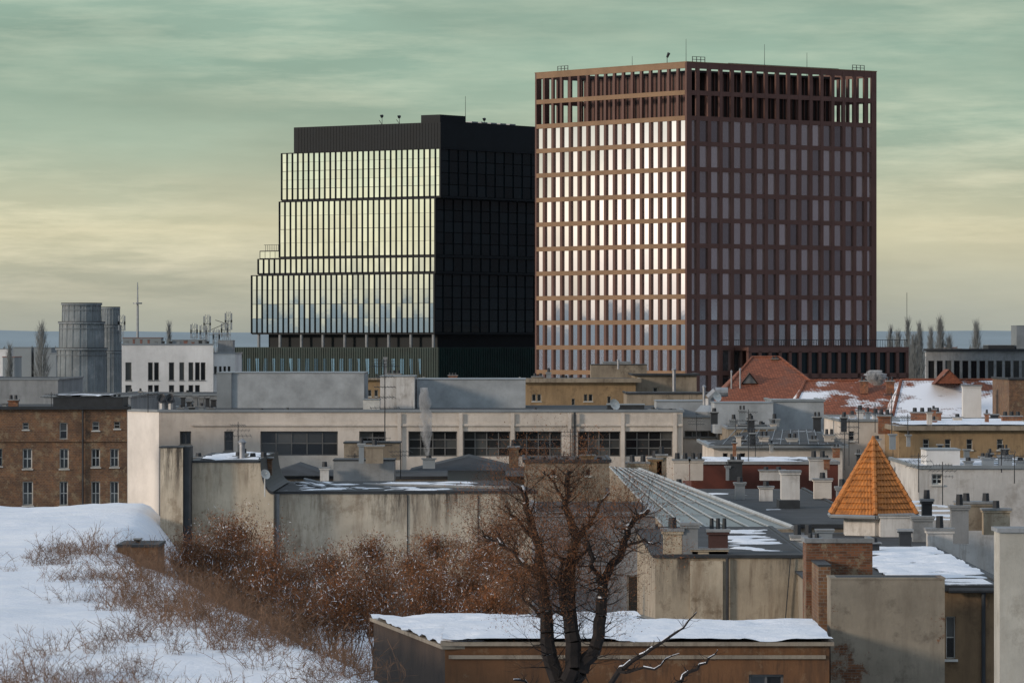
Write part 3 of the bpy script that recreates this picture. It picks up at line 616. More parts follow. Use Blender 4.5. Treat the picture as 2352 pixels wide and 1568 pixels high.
boxpx(bh.e,'roof_house',122,282,914,938,283,4,m_metdark,top=m_metdark); a=P(122,909,283);b_=P(255,909,283); 
ms=snow_patch(None,a.x,b_.x,283,287,Z(912,283)+.05,.85,.1,61,.2,.6,edge=.2); ms.parent=bh.e; ms.matrix_parent_inverse=MATS[bh.e.name].inverted()
chimney(bh.e,30,907,940,22,284,m_brickred,2); chimney(bh.e,268,905,935,20,286,m_brickred,2); chimney(bh.e,10,925,942,10,282,m_greyconc); antenna(118,900,940,280,2)
# ---- right mid clutter of roofs
b=B('grey_roof_block','low block topped with grey roof boxes',1672,1780,985,290,depth=20,wall=m_tan,roof=m_bit,cope=m_metal)
boxpx(rw.e,'roof_screen',1508,1640,922,962,308,5,m_screen,seams=0); boxpx(b.e,'roof_screen',1641,1776,926,990,298,5,m_screen,seams=0)
for i in range(9): chimney(b.e,R(1680,1780),R(945,970),990,R(8,22),R(291,296),random.choice([m_metal,m_cream,m_metdark]),1)
vent(rw.e,1617,890,930,306,.1); 
mb=MB(); c=P(1628,915,306); mb.tube(P(1628,950,306),c,.32,.32,10); mb.tube(c,c+Vector((.5,0,.45)),.32,.32,10); mb.tube(c+Vector((.45,0,.45)),c+Vector((1.3,0,.45)),.32,.32,10); mb.obj('duct',m_pipe,rw.e,world=True)
mb=MB(); c=P(1640,945,306); mb.tube(c,c+Vector((0,0,.45)),1.3,.9,16); mb.tube(c-Vector((0,0,.5)),c,1.2,1.3,16); mb.obj('roof_fan',m_metal,rw.e,world=True)
b2=B('grey_roof_block','pale grey metal-clad roof box beside snowy tiles',1775,1892,922,300,depth=9,wall=m_screen,roof=m_roofsnow)
b3=B('cream_tenement','cream tenement with gently sloping dark metal roof',1640,1935,1028,262,depth=16,wall=m_cream,roof=m_roofdark,cope=m_metal,ov=.35,wins=[(1660,1672,1040,1062,1,2),(1700,1712,1040,1062,1,2)])
mb=MB(); a=P(1640,1022,262);b_=P(1935,1022,262); mb.q([a+Vector((-.4,-.4,.05)),b_+Vector((.3,-.4,.05)),Vector((b_.x-1,276,Z(985,276))),Vector((a.x+2.5,276,Z(992,276)))])
mb.obj('metal_roof',m_roofdark,b3.e,world=True); mb=MB()
for i in range(12): x=1660+i*22; mb.tube(P(x,1020,262),P(1690+i*18,990,275.5)+Vector((0,0,.1)),.025,.025,4)
mb.obj('roof_seams',m_metal,b3.e,world=True)
for x,w_,yt,m in ((1700,26,1000,m_metdark),(1755,20,990,m_cream),(1820,24,995,m_white),(1870,16,1000,m_metal),(1905,22,985,m_cream)): chimney(b3.e,x,yt,1028,w_,264,m,2)
b4=B('ochre_tenement','ochre tenement with snowy roof and cornice',2065,2420,988,262,depth=22,wall=m_ochre,roof=m_roofsnow,cope=m_tan,ov=.35,th=.2,wins=[(2120,2134,1008,1032,1,2),(2170,2184,1008,1032,1,2),(2220,2234,1008,1032,1,2),(2290,2304,1008,1032,1,2)])
snow_patch(b4.e,.3,b4.W-.5,.3,21,b4.rz+.03,.9,.1,3,.3,.3,edge=.2)
chimney(b4.e,2128,936,968,68,276,m_brickred,4,d=.8); chimney(b4.e,2032,940,985,28,268,m_brickred,2); chimney(b4.e,2325,945,975,44,274,m_brickred,3); chimney(b4.e,2200,950,970,20,276,m_cream,1)
b5=B('cream_tenement','small cream house with chimneys and aerials',1930,2063,968,272,depth=14,wall=m_cream,roof=m_roofsnow,wins=[(1950,1962,990,1012,1,2)])
for i in range(7): chimney(b5.e,1940+i*18,R(930,955),970,R(8,16),R(273,283),random.choice([m_metal,m_white,m_metdark,m_brickred]),1)
b6=B('white_house','white rendered house with patched walls and metal roof trim',2110,2420,1076,215,depth=16,wall=m_white,roof=m_roofsnow,cope=m_metal,wins=[(2140,2165,1088,1112,2,2)])
boxpx(b6.e,'stair_head',2128,2205,1034,1072,218,3,m_whitefar); boxpx(b6.e,'stair_head',2278,2352,1064,1076,222,3,m_white)
for x,w_,yt in ((2270,26,1040),(2310,30,1034),(2345,20,1050),(2225,18,1050)): chimney(b6.e,x,yt,1072,w_,217,random.choice([m_cream,m_metal]),1)
b7=B('rust_roof_house','long low house with rust-red metal roof edge',1588,1925,1066,238,depth=12,wall=plain('rust_red_metal',(.11,.03,.02),.6,.1,.4,.5),roof=m_roofdark,cope=m_greyconc)
snow_patch(b7.e,.5,b7.W-.5,.5,11,b7.rz+.02,.5,.06,91,.2,.5)
for x,w_,yt,m in ((1600,30,1040,m_cream),(1565,36,1040,m_cream),(1672,8,1060,m_metal),(1775,58,1072,m_white),(1690,30,1042,m_metdark),(1880,40,1035,m_white)): chimney(b7.e,x,yt,1090,w_,236,m,2)
b8=B('low_dark_house','low dark house with grey dormers and pitched roof',630,1240,1100,232,depth=14,wall=m_tan,roof=m_bit,cope=m_metdark)
boxpx(b8.e,'roof_house',766,905,1058,1110,225,3,m_greyconc,top=m_metdark); boxpx(b8.e,'roof_house',790,918,1018,1050,240,3,m_tan,top=m_metdark)
boxpx(b8.e,'roof_house',1028,1160,1076,1105,228,3,m_metal,seams=.8)
for p_ in ((940,1080,1075,1048,1210,226),(600,1092,680,1066,760,229)):
    mb=MB(); a=P(p_[0],p_[1],p_[5]);b_=P(p_[4],p_[1],p_[5]);c=P(p_[2],p_[3],p_[5]+2); mb.q([a,b_,c]); mb.q([a,c,c+Vector((0,5,0)),a+Vector((0,5,0))]); mb.q([b_,c,c+Vector((0,5,0)),b_+Vector((0,5,0))]); mb.obj('gable_roof',m_bit,b8.e,world=True)
for x,w_,yt,yb,m in ((1180,22,1010,1060,m_brick),(1300,180,1050,1100,m_cream),(1350,30,1035,1060,m_ochre),(1465,50,1045,1100,m_old),(1505,30,1035,1090,m_ochre),(1520,22,1025,1090,m_tan),(860,40,1010,1050,m_tan),(985,28,1045,1062,m_metal),(830,12,1005,1050,m_metal),(745,20,1060,1100,m_white)): chimney(b8.e,x,yt,yb,w_,224,m,max(1,int(w_/25)))
b9=B('tan_house','tan house with small arched attic openings',1205,1400,1062,222,depth=9,wall=m_tan,roof=m_bit,cope=m_metdark,wins=[(1265,1276,1078,1092,1,1),(1345,1356,1078,1092,1,1)])
b10=B('dark_roof_building','low building with wide dark bitumen roof',1450,2010,1212,176,depth=44,wall=m_tan,roof=m_bit,cope=m_metdark)
chimney(b10.e,1816,1080,1160,42,195,m_white,0,d=.9); mb=MB(); p=P(1817,1172,193); mb.box(p.x-.45,p.x+.45,194,196,p.z-.1,p.z+.4); mb.obj('chimney_flashing',m_metdark,b10.e,world=True)
for s_ in ((2,8,14,40,.36,51),(9,16,3,30,.34,52)): snow_patch(b10.e,s_[0],s_[1],s_[2],s_[3],b10.rz,s_[4],.03,s_[5],.25,.35)
for x,w_,yt,yb,D,m in ((1700,22,1095,1135,205,m_metal),(1760,30,1105,1140,203,m_white),(1890,40,1085,1130,205,m_cream),(1560,20,1100,1130,207,m_metdark),(1935,26,1100,1160,195,m_greyconc)): chimney(b10.e,x,yt,yb,w_,D,m,1)
A=P(1400,1074,204);Bq=P(1468,1080,204);C=P(1822,1214,172);Dq=P(1530,1216,172)
e=empty('glazed_roof',Vector((C.x-3,172,10)),0,'sloping grey glazed roof with pale metal ribs beside wall','roof')
mb=MB()
for i in range(6):
    for j in range(5):
        q=lambda u,v: A.lerp(Bq,u).lerp(Dq.lerp(C,u),v)
        mb.q([q(i/6,j/5),q((i+1)/6,j/5),q((i+1)/6,(j+1)/5),q(i/6,(j+1)/5)])
mb.obj('glazing',glassm('greenish_roof_glass',(.13,.16,.165),.2,.3,.35),e,world=True)
mb=MB(); up=Vector((0,0,.05))
for i in range(6):
    t=i/5; mb.tube(A.lerp(Dq,t)+up,Bq.lerp(C,t)+up,.018,.018,5)
for i in range(7):
    t=i/6; mb.tube(A.lerp(Bq,t)+up,Dq.lerp(C,t)+up,.035,.035,5)
mb.tube(Bq+up,C+up,.10,.10,6); mb.obj('ribs',m_rib,e,world=True)
mb=MB(); mb.q([Bq,C,Vector((C.x,C.y,0)),Vector((Bq.x,Bq.y,0))]); mb.q([Dq,C,Vector((C.x,C.y,0)),Vector((Dq.x,Dq.y,0))]);mb.q([A,Dq,Vector((Dq.x,Dq.y,0)),Vector((A.x,A.y,0))]); mb.obj('wall',m_tan,e,world=True)
# ---- orange turret
D=166.;k=F/D; ap=P(2006,1008,D); bz=Z(1178,D); hw=107/k; e=empty('tiled_turret',Vector((ap.x,D,bz-1.2)),0,'small pyramid turret with bright orange clay tiles','turret')
mb=MB(); n=13; hh=ap.z-bz; b0=1.2; rot=math.radians(28); NS=6
def ring(r,z,u=1): return [Vector((r*math.cos(rot+i*2*math.pi/NS),r*math.sin(rot+i*2*math.pi/NS),z)) for i in range(NS)]
for j in range(n):
    r0=hw*(1-j/n)*1.0+.08;r1=hw*(1-(j+1)/n)+.0; z0=b0+hh*j/n;z1=b0+hh*(j+1)/n; a=ring(r0,z0);c=ring(r1+.02,z1);u=ring(r0-.10,z0-.02)
    for i in range(NS):
        i2=(i+1)%NS; m_=max(2,int(r0/.13))
        for q in range(m_):
            t0=q/m_;t1=(q+1)/m_
            p0=a[i].lerp(a[i2],t0);p1=a[i].lerp(a[i2],t1);q0=c[i].lerp(c[i2],t0);q1=c[i].lerp(c[i2],t1)
            nrm=Vector(((p0+p1).x,(p0+p1).y,0)).normalized()*.045; pm=p0.lerp(p1,.5)+nrm;qm=q0.lerp(q1,.5)+nrm
            mb.q([p0,pm,qm,q0]); mb.q([pm,p1,q1,qm])
        mb.q([u[i],u[i2],a[i2],a[i]])
mb.obj('roof',m_orange,e); mb=MB(); a=ring(hw+.08,b0)
top=Vector((0,0,b0+hh))
for i in range(NS):
    for j in range(12):
        p=a[i].lerp(top,j/12);q=a[i].lerp(top,(j+1.15)/12); mb.tube(p,q,.10,.075,7)
mb.tube(top-Vector((0,0,.15)),top+Vector((0,0,.12)),.14,.05,8); mb.obj('ridge_tiles',m_orange,e)
mb=MB(); r=ring(hw+.12,b0-.08)
for i in range(NS): mb.tube(r[i],r[(i+1)%NS],.075,.075,6)
mb.obj('gutter',m_metal,e); mb=MB(); a=ring(hw*.72,-3);c=ring(hw*.72,b0+.05)
for i in range(NS): mb.q([a[i],a[(i+1)%NS],c[(i+1)%NS],c[i]])
mb.obj('wall',m_white,e)
# ---- right flat roof w/ snow & buildings near
rr=B('flat_roof_house','plastered house with dark bitumen roof patched with snow',1862,2305,1338,134,depth=34,wall=m_old2,roof=m_bit,cope=m_metdark,ov=.1,th=.06,par=0)
snow_patch(rr.e,rr.s(2050),rr.W-.1,.3,22,rr.rz,.66,.07,5,.12,.7,edge=.3); snow_patch(rr.e,1.5,3.6,6,26,rr.rz,.46,.04,8,.14,.7)
for x,yt,yb,w_,D,m,p in ((1845,1205,1290,50,150,m_white,2),(2060,1180,1235,75,164,m_white,0),(2120,1185,1260,45,160,m_greyconc,0),(2160,1185,1290,58,156,m_white,1),(2205,1135,1230,40,170,m_greyconc,1),(2245,1133,1200,90,172,m_old2,2),(2130,1125,1200,22,168,m_metdark,1),(1895,1215,1260,34,150,m_metal,0),(2080,1215,1270,26,155,m_metdark,0),(2010,1235,1262,20,152,m_metdark,1),(2290,1150,1210,60,171,m_old,1)): chimney(rr.e,x,yt,yb,w_,D,m,p)
m_stc=plaster('stained_cream',(.38,.32,.24),(.16,.105,.065),.65,.5,top=11.2)
r1=B('cream_walled_house','cream plastered house with stained walls and sloped roof',1505,1862,1280,140,depth=22,wall=m_stc,roof=m_bit,cope=m_metdark,ov=.08,th=.06,par=.03)
snow_patch(r1.e,2.5,4.6,3,20,r1.rz,.45,.04,12,.12,.55)
for x,yt,yb,w_,m,p in ((1545,1188,1280,42,m_old,1),(1585,1200,1280,36,m_greyconc,0),(1650,1190,1280,44,plain('dark_red_pots',(.07,.03,.025),.7),3),(1630,1258,1300,80,m_old,0)): chimney(r1.e,x,yt,yb,w_,141,m,p)
mb=MB(); t=r1.s(1670); mb.tube((t,-.1,0),(t,-.1,r1.h),.05,.05,6); mb.obj('downpipe',m_metdark,r1.e); mb=MB(); t=r1.s(1808); mb.tube((t-.1,-.1,r1.h-2.4),(t+.1,-.1,r1.h),.02,.02,4); mb.obj('cable',m_metdark,r1.e)
mb=MB(); mb.box(r1.s(1585),r1.s(1660),-.06,-.004,0,r1.h-.1); mb.obj('wall_panel',m_old,r1.e)
r2=B('brick_chimney_wall','tall crumbling brick and plaster chimney stack',1852,2004,1246,133,depth=1.6,wall=plaster('patched_brick',(.24,.19,.13),(.12,.07,.04),.6,.6,brick=(.22,.09,.045),brickthr=.47),roof=m_bit,cope=m_greyconc,ov=.05,th=.06,cat='chimney')
chimney(r2.e,1870,1225,1250,30,133.4,m_brick,2); 
r3=B('grey_plaster_house','windowless grey plaster gable wall with exposed brick patches',1908,2170,1330,126,depth=1.4,wall=m_old2,roof=m_bit,cope=m_old2,ov=.02,th=.05,par=.0)
r3b=B('grey_plaster_house','lower brick and plaster wing beside gable wall',1880,1908,1300,130,depth=3,wall=m_brick,roof=m_bit,cope=m_metdark,ov=.02,th=.05,par=.0)
r4=B('ochre_house','brown plastered house corner with white framed window and gutter',2170,2310,1356,129,depth=4.8,wall=plaster('brown_yellow_plaster',(.21,.14,.08),(.10,.065,.04),.6,.5),roof=m_roofsnow,cope=m_metdark,ov=.15,th=.1,wins=[(2173,2195,1415,1512,1,2)])
mb=MB(); t=r4.s(2258); mb.tube((t,-.12,0),(t,-.12,r4.h),.06,.06,8); mb.tube((0.1,-.25,r4.h+.02),(r4.W,-.25,r4.h+.02),.07,.07,8); mb.obj('gutter',m_metdark,r4.e)
r5=B('pale_wall_pier','pale rendered wall end with stone coping',2296,2420,1222,104,depth=1.2,wall=plaster('pale_render',(.44,.42,.37),(.26,.22,.17),.4,.4),roof=m_greyconc,cope=m_greyconc,ov=.06,par=0,cat='wall')
gw=B('grey_rendered_house','grey-blue rendered gable with dark door behind bare tree',1225,1505,1185,160,depth=12,wall=plaster('blue_grey_render',(.26,.28,.305),(.12,.115,.12),.55,.5),roof=m_bit,cope=m_metal,wins=[(1440,1475,1320,1450,1,1)])
chimney(gw.e,1480,1420,1455,30,158,m_greyconc)
# ---- long stained wall (foreground)
Dw=186.; wl=B('stained_wall_building','long windowless cream plaster building with heavy stains',628,1232,1134,Dw,D1=187,depth=15,wall=m_oldA,roof=m_bit,cope=m_metdark,ov=.06,th=.06,par=.05)
snow_patch(wl.e,.5,wl.W-1,1.5,14,wl.rz,.44,.04,21,.15,.5)
for x in (936,1098): mb=MB(); t=wl.s(x); mb.box(t-.02,t+.02,-.03,-.003,0,wl.h-.05); mb.obj('expansion_joint',m_metdark,wl.e)
mb=MB(); t=wl.s(636); mb.tube((t,-.14,0),(t,-.14,wl.h),.1,.1,8); mb.obj('downpipe',m_greyconc,wl.e)
for a,b_ in (((835,1112,196),(1170,1120,190)),((680,1108,198),(745,1120,190)),((700,1100,199),(820,1128,189))): mb=MB(); mb.tube(P(*a),P(*b_),.07,.07,6); mb.obj('roof_pipe',m_greyconc,wl.e,world=True)
w2=B('stained_tall_wall','tall cream plaster wall with curved shoulder and brown streaks',438,628,1062,185,depth=14,wall=m_oldB,roof=m_bit,cope=m_metdark,ov=.06,roofon=False)
h=w2.h; a=w2.s(598);b_=w2.s(628); hlow=Z(1134,186)
wob=[c for c in w2.e.children if c.name.startswith('wall')][0]; me=wob.data; me.clear_geometry()
prof=[(0,0),(b_,0),(b_,hlow)]
for t in range(1,9):
    u=t/8*math.pi/2; prof.append((a+(b_-a)*(1-math.sin(u)),hlow+(h-hlow)*(1-math.cos(u))))
prof.append((0,h))
me.from_pydata([(x,0,z) for x,z in prof]+[(x,14,z) for x,z in prof],[],[tuple(range(len(prof))),tuple(range(2*len(prof)-1,len(prof)-1,-1))]+[(i,(i+1)%len(prof),len(prof)+(i+1)%len(prof),len(prof)+i) for i in range(len(prof))]); me.update()
r=MB(); r.box(-.05,a-.05,-.05,14,h+.003,h+.08)
for i in range(2,len(prof)-2):
    p0,p1=prof[i],prof[i+1]; r.q([(p0[0],-.06,p0[1]+.02),(p1[0],-.06,p1[1]+.02),(p1[0],-.06,p1[1]+.14),(p0[0],-.06,p0[1]+.14)]); r.q([(p0[0],-.06,p0[1]+.14),(p1[0],-.06,p1[1]+.14),(p1[0],14,p1[1]+.14),(p0[0],14,p0[1]+.14)])
r.obj('roof',m_metdark,w2.e); snow_patch(w2.e,.3,a-.2,1,13,h+.09,.5,.05,77,.15,.7,edge=.2)
w3=B('wall_pier','pale plaster pier with dark vertical slot',368,420,1028,184,depth=1.6,wall=m_oldB,roof=m_bit,cope=m_metdark,ov=.05,th=.05,par=0,cat='wall')
mb=MB(); t=w3.s(420.5); mb.box(t,t+.30,.12,1.5,0,w3.h+.05); mb.obj('slot_shade',m_metdark,w3.e)  # solid dark box put in for the shade of the gap beside the pier
w4=B('wall_pier','pale plaster side wall behind pier',372,436,1066,186,depth=12,wall=m_oldB,roof=m_roofdark,cope=m_metdark,ov=.05,th=.05,par=0,cat='wall')
for x,yt,yb,w_,m in ((545,1038,1062,14,m_metdark),(562,1030,1062,10,m_pipe),(580,1040,1062,20,m_metdark),(605,1038,1075,38,m_brick),(480,1045,1062,30,m_metdark),(455,1040,1062,20,m_greyconc)): chimney(w2.e,x,yt,yb,w_,190,m,1)
antenna(547,968,1050,188,3,.45,.02); dish(w2.e,608,1090,184,.22)
vent(w2.e,556,1018,1050,188,.12)
b=B('brick_shed','small ruined brick shed on snowy slope',270,362,1256,149,depth=3,wall=m_brownlow,roof=m_bit,cope=m_metdark,par=0,ov=.04)
chimney(b.e,315,1236,1262,7,150,m_metdark)
# ---- low front building with snow roof
lf=B('low_snow_roofed_house','low brown plastered house with thick snow on its roof',1022,1905,1482,120,depth=8.6,wall=m_brownlow,roof=m_bit,cope=m_tan,ov=.12,th=.10,par=0,cat='building',wins=[(1720,1800,1548,1640,2,2)],fr=m_wind)
snow_patch(lf.e,-.1,lf.W+.1,-.10,8.4,lf.rz+.03,.80,.07,31,.14,.6,edge=.25)
lf2=B('low_snow_roofed_house','brown house end wall under snowy eaves beside slope',858,1022,1478,132,D1=120,depth=8,wall=plaster('shaded_brown_plaster',(.07,.045,.03),(.03,.02,.015),.6,.5),roof=m_bit,cope=m_tan,ov=.1,th=.10,yref=122,par=0)  # end wall turned from the front: its shade is put into darker plaster
snow_patch(lf2.e,-.1,lf2.W+.1,-.1,7.9,lf2.rz+.03,.7,.07,33,.14,.6,edge=.3)
mb=MB(); mb.box(.1,lf.W-.1,-.07,-.003,lf.h-.35,lf.h-.25); mb.obj('cornice',m_tan,lf.e)
for x,yt,yb,D,n_ in ((1719,940,1080,240,4),(1940,990,1070,230,2),(1972,930,1010,255,2),(2048,900,1010,250,3),(2110,1040,1120,205,3),(2165,1060,1150,200,3),(2330,1040,1100,210,2),(815,1040,1100,228,2),(870,1000,1050,240,3),(1295,1035,1060,222,2),(1950,960,1060,235,3),(1600,955,1000,290,3),(2010,925,985,262,3),(2085,950,1000,255,2),(1690,960,1010,280,2),(1310,985,1040,230,2),(1250,1010,1060,226,2),(2300,1030,1075,215,3),(340,900,940,290,2),(920,1030,1090,228,2),(1735,1000,1060,250,3)): antenna(x,yt,yb,D,n_)
for i in range(34):
    x=R(1600,2330); D=R(225,285); y=R(1000,1080) if D<255 else R(945,990)
    chimney(b5.e if D>255 else b7.e,x,y-R(8,26),y+8,R(6,18),D,random.choice([m_metal,m_cream,m_metdark,m_metdark,m_brickred,m_greyconc]),random.choice([0,1,2]))
# ================================================================ VEGETATION
def tri_cloud(pts,dirs,L,W):
    n=len(pts); dirs=dirs/np.linalg.norm(dirs,axis=1,keepdims=True); r=np.random.normal(size=(n,3)); s=np.cross(dirs,r); s/=np.linalg.norm(s,axis=1,keepdims=True)+1e-9
    L=L[:,None];W=W[:,None]; v=np.stack([pts-s*W,pts+s*W,pts+dirs*L],1).reshape(-1,3); return v
def cloud_obj(name,v,mats,parent=None,midx=None):
    n=len(v)//3; me=bpy.data.meshes.new(name); me.vertices.add(n*3); me.vertices.foreach_set('co',v.astype(np.float32).ravel()); me.loops.add(n*3); me.loops.foreach_set('vertex_index',np.arange(n*3)); me.polygons.add(n); me.polygons.foreach_set('loop_start',np.arange(n)*3); me.polygons.foreach_set('loop_total',np.full(n,3))
    for m in mats: me.materials.append(m)
    if midx is not None: me.polygons.foreach_set('material_index',midx)
    me.update(); me.validate(); o=bpy.data.objects.new(name,me); COL.objects.link(o)
    if parent: o.parent=parent
    return o
def shrub(x,yc,D,w,h,n=4500,mats=(m_twig,m_twigg),snowy=.06,lab='dense rust-brown leafless shrub with snow specks'):
    k=F/D; c=P(x,yc,D); rx=w/2/k; rz=h/2/k; base=Vector((c.x,c.y,hz(c.x,c.y))); e=empty('shrub',base,0,lab,'bush','rust-brown shrubs on the slope')
    mb=MB()
    for i in range(14):
        t=R(0,6.3); top=Vector((math.cos(t)*rx*R(.1,.9),math.sin(t)*rx*.6*R(.1,.9),c.z-base.z+rz*R(-.3,.8))); mid=top*.45+Vector((R(-.3,.3),R(-.3,.3),.1)); mb.tube((R(-.3,.3),R(-.2,.2),0),mid,.03,.02,4,0,False); mb.tube(mid,top,.02,.008,3,0,False)
        for _ in range(6): q=mid.lerp(top,R(.2,.9)); mb.tube(q,q+Vector((R(-.6,.6),R(-.5,.5),R(0,.7))),.011,.004,3,0,False)
    mb.obj('stems',m_twigg,e)
    nc=max(8,n//170); cc=np.random.normal(size=(nc,3)); cc/=np.linalg.norm(cc,axis=1,keepdims=True); cc*=np.random.uniform(.1,1.08,(nc,1))
    cc*=np.array([rx,rx*.6,rz]); idx=np.random.randint(0,nc,n); p=cc[idx]+np.random.normal(size=(n,3))*np.array([.32,.27,.28])*min(1,rz/1.2); p[:,2]+=c.z-base.z
    d=np.random.normal(size=(n,3))+np.array([0,0,.7]); L=np.random.uniform(.06,.24,n); W=np.random.uniform(.005,.013,n); lf_=np.random.rand(n)<.35; L[lf_]=np.random.uniform(.04,.09,lf_.sum()); W[lf_]=np.random.uniform(.015,.035,lf_.sum())
    mi=(np.random.rand(n)<.42).astype(int); mi[np.random.rand(n)<snowy]=2
    cloud_obj('foliage',tri_cloud(p,d,L,W),[*mats,m_snow],e,mi)
sh=[(425,1300,172,150,150),(500,1300,172,180,200),(540,1230,180,130,130),(560,1370,150,240,150),(680,1350,170,190,170),(760,1310,176,150,120),(790,1390,150,220,150),(870,1360,160,210,180),(960,1300,172,180,130),(980,1390,150,220,150),(1060,1350,158,200,170),(1120,1290,168,150,130),(1130,1400,145,180,130),(690,1430,138,180,80),(470,1380,150,150,100),(1150,1230,172,130,110),(860,1270,178,130,90),(1190,1340,150,130,140),(760,1400,160,300,110),(1050,1400,160,260,110),(620,1290,176,90,150),(1010,1260,178,110,80)]
for s_ in sh: shrub(*s_,n=int(s_[3]*s_[4]*.22)+1500)
weeds=[]
for v_ in range(8):
    mb=MB()
    for i in range(random.randint(14,30)):
        t=R(0,6.3); p=Vector((random.gauss(0,.32),random.gauss(0,.45),-.06)); mb.tube((0,0,-.14),p,.006,.006,3,0,False)
        d=Vector((math.cos(t)*R(.1,.9),math.sin(t)*R(.1,.9),1)).normalized(); hh=R(.15,.95)
        for s_ in range(4):
            q=p+d*hh/4; mb.tube(p,q,.0055,.0035,3,0,False)
            if s_:
                for _ in range(2): mb.tube(p,p+Vector((R(-.2,.2),R(-.2,.2),R(-.02,.2))),.0035,.002,3,0,False)
            p=q; d=(d+Vector((R(-.4,.4),R(-.4,.4),-.12))).normalized()
    weeds.append(mb)
wp=[]
for i in range(150):
    t=R(-.05,1); ex=-13.1+10.3*t; ey=149-57*t; off=random.gauss(0,1.2); wp.append((ex+off-.2,ey+R(-4,4),R(.6,1.35)))
for c_ in range(16):
    cy=R(84,150); cx=R(-.114,-.07)*cy
    for j in range(random.randint(4,10)): wp.append((cx+random.gauss(0,.7),cy+random.gauss(0,3),R(.4,1.15)))
src=[]
for i,(x,y,s_) in enumerate(wp):
    if i<8: o=weeds[i].obj('dry_weed',[m_straw]); src.append(o)
    else: o=src[i%8].copy(); COL.objects.link(o)
    o.location=(x,y,hz(x,y)); o.scale=(s_,s_,s_*R(.7,1.3)); o.rotation_euler=(0,0,R(0,6.3)); thing(o,'dry brown weed stalks poking out of snow','weed','dry weeds on the snowy slope')
# main bare tree
Dt=109.
def tp(x,y,dd=0): return P(x,y,Dt+dd)
base=P(1318,0,Dt); base.z=0
e=empty('bare_tree',base,0,'large dark leafless tree with rusty twigs before rooftops','tree')
mb=MB(); tips=[]
limbs=[([(1318,2400,0),(1318,1900,0),(1300,1620,0)],.40,.28),
 ([(1300,1620,0),(1262,1500,.2),(1250,1400,.3),(1240,1320,.5),(1238,1250,.6),(1212,1180,.6),(1200,1120,.8)],.21,.06),
 ([(1300,1620,0),(1318,1500,-.2),(1306,1400,-.1),(1312,1300,-.2),(1322,1240,0),(1300,1160,.2),(1308,1080,.2)],.23,.055),
 ([(1306,1420,-.1),(1285,1330,-.3),(1295,1280,-.4)],.10,.05),
 ([(1318,1560,0),(1372,1480,-.3),(1380,1390,-.4),(1385,1330,-.3),(1430,1260,-.6),(1450,1200,-.6),(1490,1170,-.8)],.19,.045),
 ([(1240,1330,.4),(1190,1280,.9),(1140,1240,1.3),(1110,1230,1.6)],.075,.02),
 ([(1322,1240,0),(1360,1190,.3),(1400,1130,.5)],.08,.02),
 ([(1385,1340,-.3),(1360,1300,-.8),(1350,1240,-1)],.07,.03),
 ([(1430,1260,-.6),(1480,1240,-1),(1520,1250,-1.2)],.045,.015),
 ([(1318,1700,0),(1420,1540,-2),(1480,1500,-2.4),(1560,1450,-2.6),(1600,1405,-2.8)],.08,.012),
 ([(1420,1540,-2),(1500,1535,-2.5),(1560,1500,-2.6)],.045,.01),
 ([(1400,1640,-2),(1560,1560,-2.5),(1610,1530,-2.6),(1648,1492,-2.8)],.07,.012),
 ([(1250,1420,.3),(1205,1380,.8),(1200,1330,1)],.05,.02),([(1318,1660,0),(1230,1575,-1.5),(1180,1560,-2)],.06,.02),
 ([(1238,1250,.6),(1190,1200,.9),(1160,1160,1.2)],.06,.02),([(1300,1160,.2),(1270,1110,.5),(1250,1080,.6)],.045,.015),([(1312,1300,-.2),(1350,1260,-.6),(1340,1200,-.8)],.05,.02)]
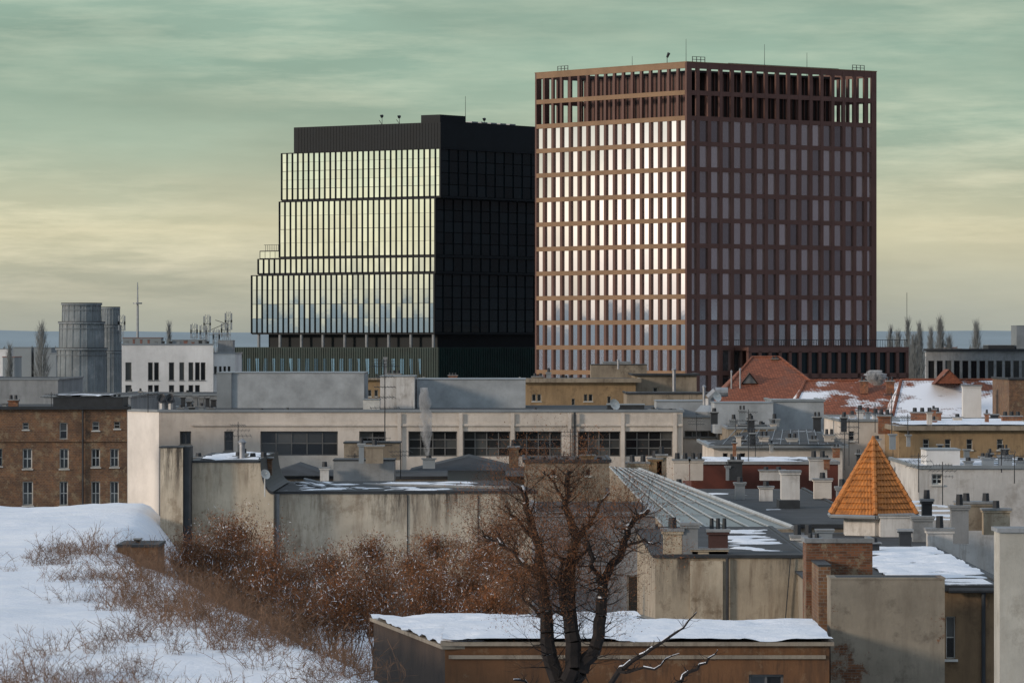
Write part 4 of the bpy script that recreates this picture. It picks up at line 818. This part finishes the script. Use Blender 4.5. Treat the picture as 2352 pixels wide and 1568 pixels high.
for li,(pts,r0,r1) in enumerate(limbs):
    q=[tp(*p)-base for p in pts]; n=len(q)-1
    fine=[]
    for i in range(n):
        for s_ in range(4): fine.append(q[i].lerp(q[i+1],s_/4)+Vector((R(-1,1),R(-1,1),R(-1,1)))*(.05 if i or s_ else 0))
    fine.append(q[-1]); m_=len(fine)-1; sn=MB()
    for i in range(m_):
        ra=r0+(r1-r0)*i/m_; rb_=r0+(r1-r0)*(i+1)/m_; mb.tube(fine[i],fine[i+1],ra*R(.93,1.08),rb_,7)
        if li in(9,10,11,13,4,5,8,1,6) and i>2 and R(0,1)<(.72 if li in (9,10,11,13) else .4):
            sn.tube(fine[i]+Vector((0,0,ra*.85)),fine[i+1]+Vector((0,0,rb_*.85)),ra*.6,rb_*.6,5)
        if li>0 and fine[i].z+base.z>9.5:
            for c in range(3 if li not in (9,10,11,13) else 2):
                d=Vector((R(-1,1),R(-1,1),R(-.3,.9))).normalized(); grow(mb,fine[i].copy(),d,R(.2,.6) if li not in (9,10,11,13) else R(.1,.3),min(.022,ra*.35),0,3 if li not in (9,10,11,13) else 1,.1,.7,4,0,(2,3),tips if li not in (9,10,11,13) else None)
    if sn.v: sn.obj('snow_on_branch',m_snow,e)
mb.obj('trunk',m_bark,e)
tip=np.array([list(p) for p,d in tips]); td=np.array([list(d) for p,d in tips])
hi=(tip[:,2]+base.z)>11.0
tip=tip[hi];td=td[hi]
n=50000; ix=np.random.randint(0,len(tip),n); p=tip[ix]+np.random.normal(size=(n,3))*.20; d=td[ix]+np.random.normal(size=(n,3))*.8
L=np.random.uniform(.04,.16,n); W=np.random.uniform(.0025,.006,n); lf_=np.random.rand(n)<.25; W[lf_]=np.random.uniform(.008,.016,lf_.sum()); L[lf_]=.04
cloud_obj('crown',tri_cloud(p,d,L,W),[m_twig,m_twigg],e,(np.random.rand(n)<.45).astype(int))
# ================================================================ STEAM
def steam(x,yt,yb,D,w,lab):
    m=bpy.data.materials.get('steam')
    if not m:
        m=bpy.data.materials.new('steam'); m.use_nodes=True; t=m.node_tree; t.nodes.clear(); o=N(t,'ShaderNodeOutputMaterial'); v=N(t,'ShaderNodeVolumePrincipled'); v.inputs['Color'].default_value=(.97,.97,.99,1)
        nn_=noi(t,mapped(t,(3.2,3.2,1.6)),1,4,.65); t.links.new(rng(t,nn_,.42,.66,0,9),v.inputs['Density']); t.links.new(v.outputs[0],o.inputs['Volume'])
    k=F/D; mb=MB(); n=16; pr=None
    for i in range(n+1):
        u=i/n; c=P(x+R(-3,3)*u-8*u*u,yb+(yt-yb)*u,D); r=w/k/2*(.35+.8*math.sin(u*2.7))*R(.85,1.1)+.03; ringp=[c+Vector((math.cos(t)*r*R(.85,1.15),math.sin(t)*r,0)) for t in [j*math.pi/5 for j in range(10)]]
        if pr:
            for j in range(10): mb.q([pr[j],pr[(j+1)%10],ringp[(j+1)%10],ringp[j]])
        else: mb.q(ringp[::-1])
        pr=ringp
    mb.q(pr); o=mb.obj('steam_plume',m,smooth=True); thing(o,lab,'steam')
steam(980,890,1045,222,24,'thin white steam plume rising from a roof vent')
steam(2015,850,885,355,44,'small puff of white steam above red roof')
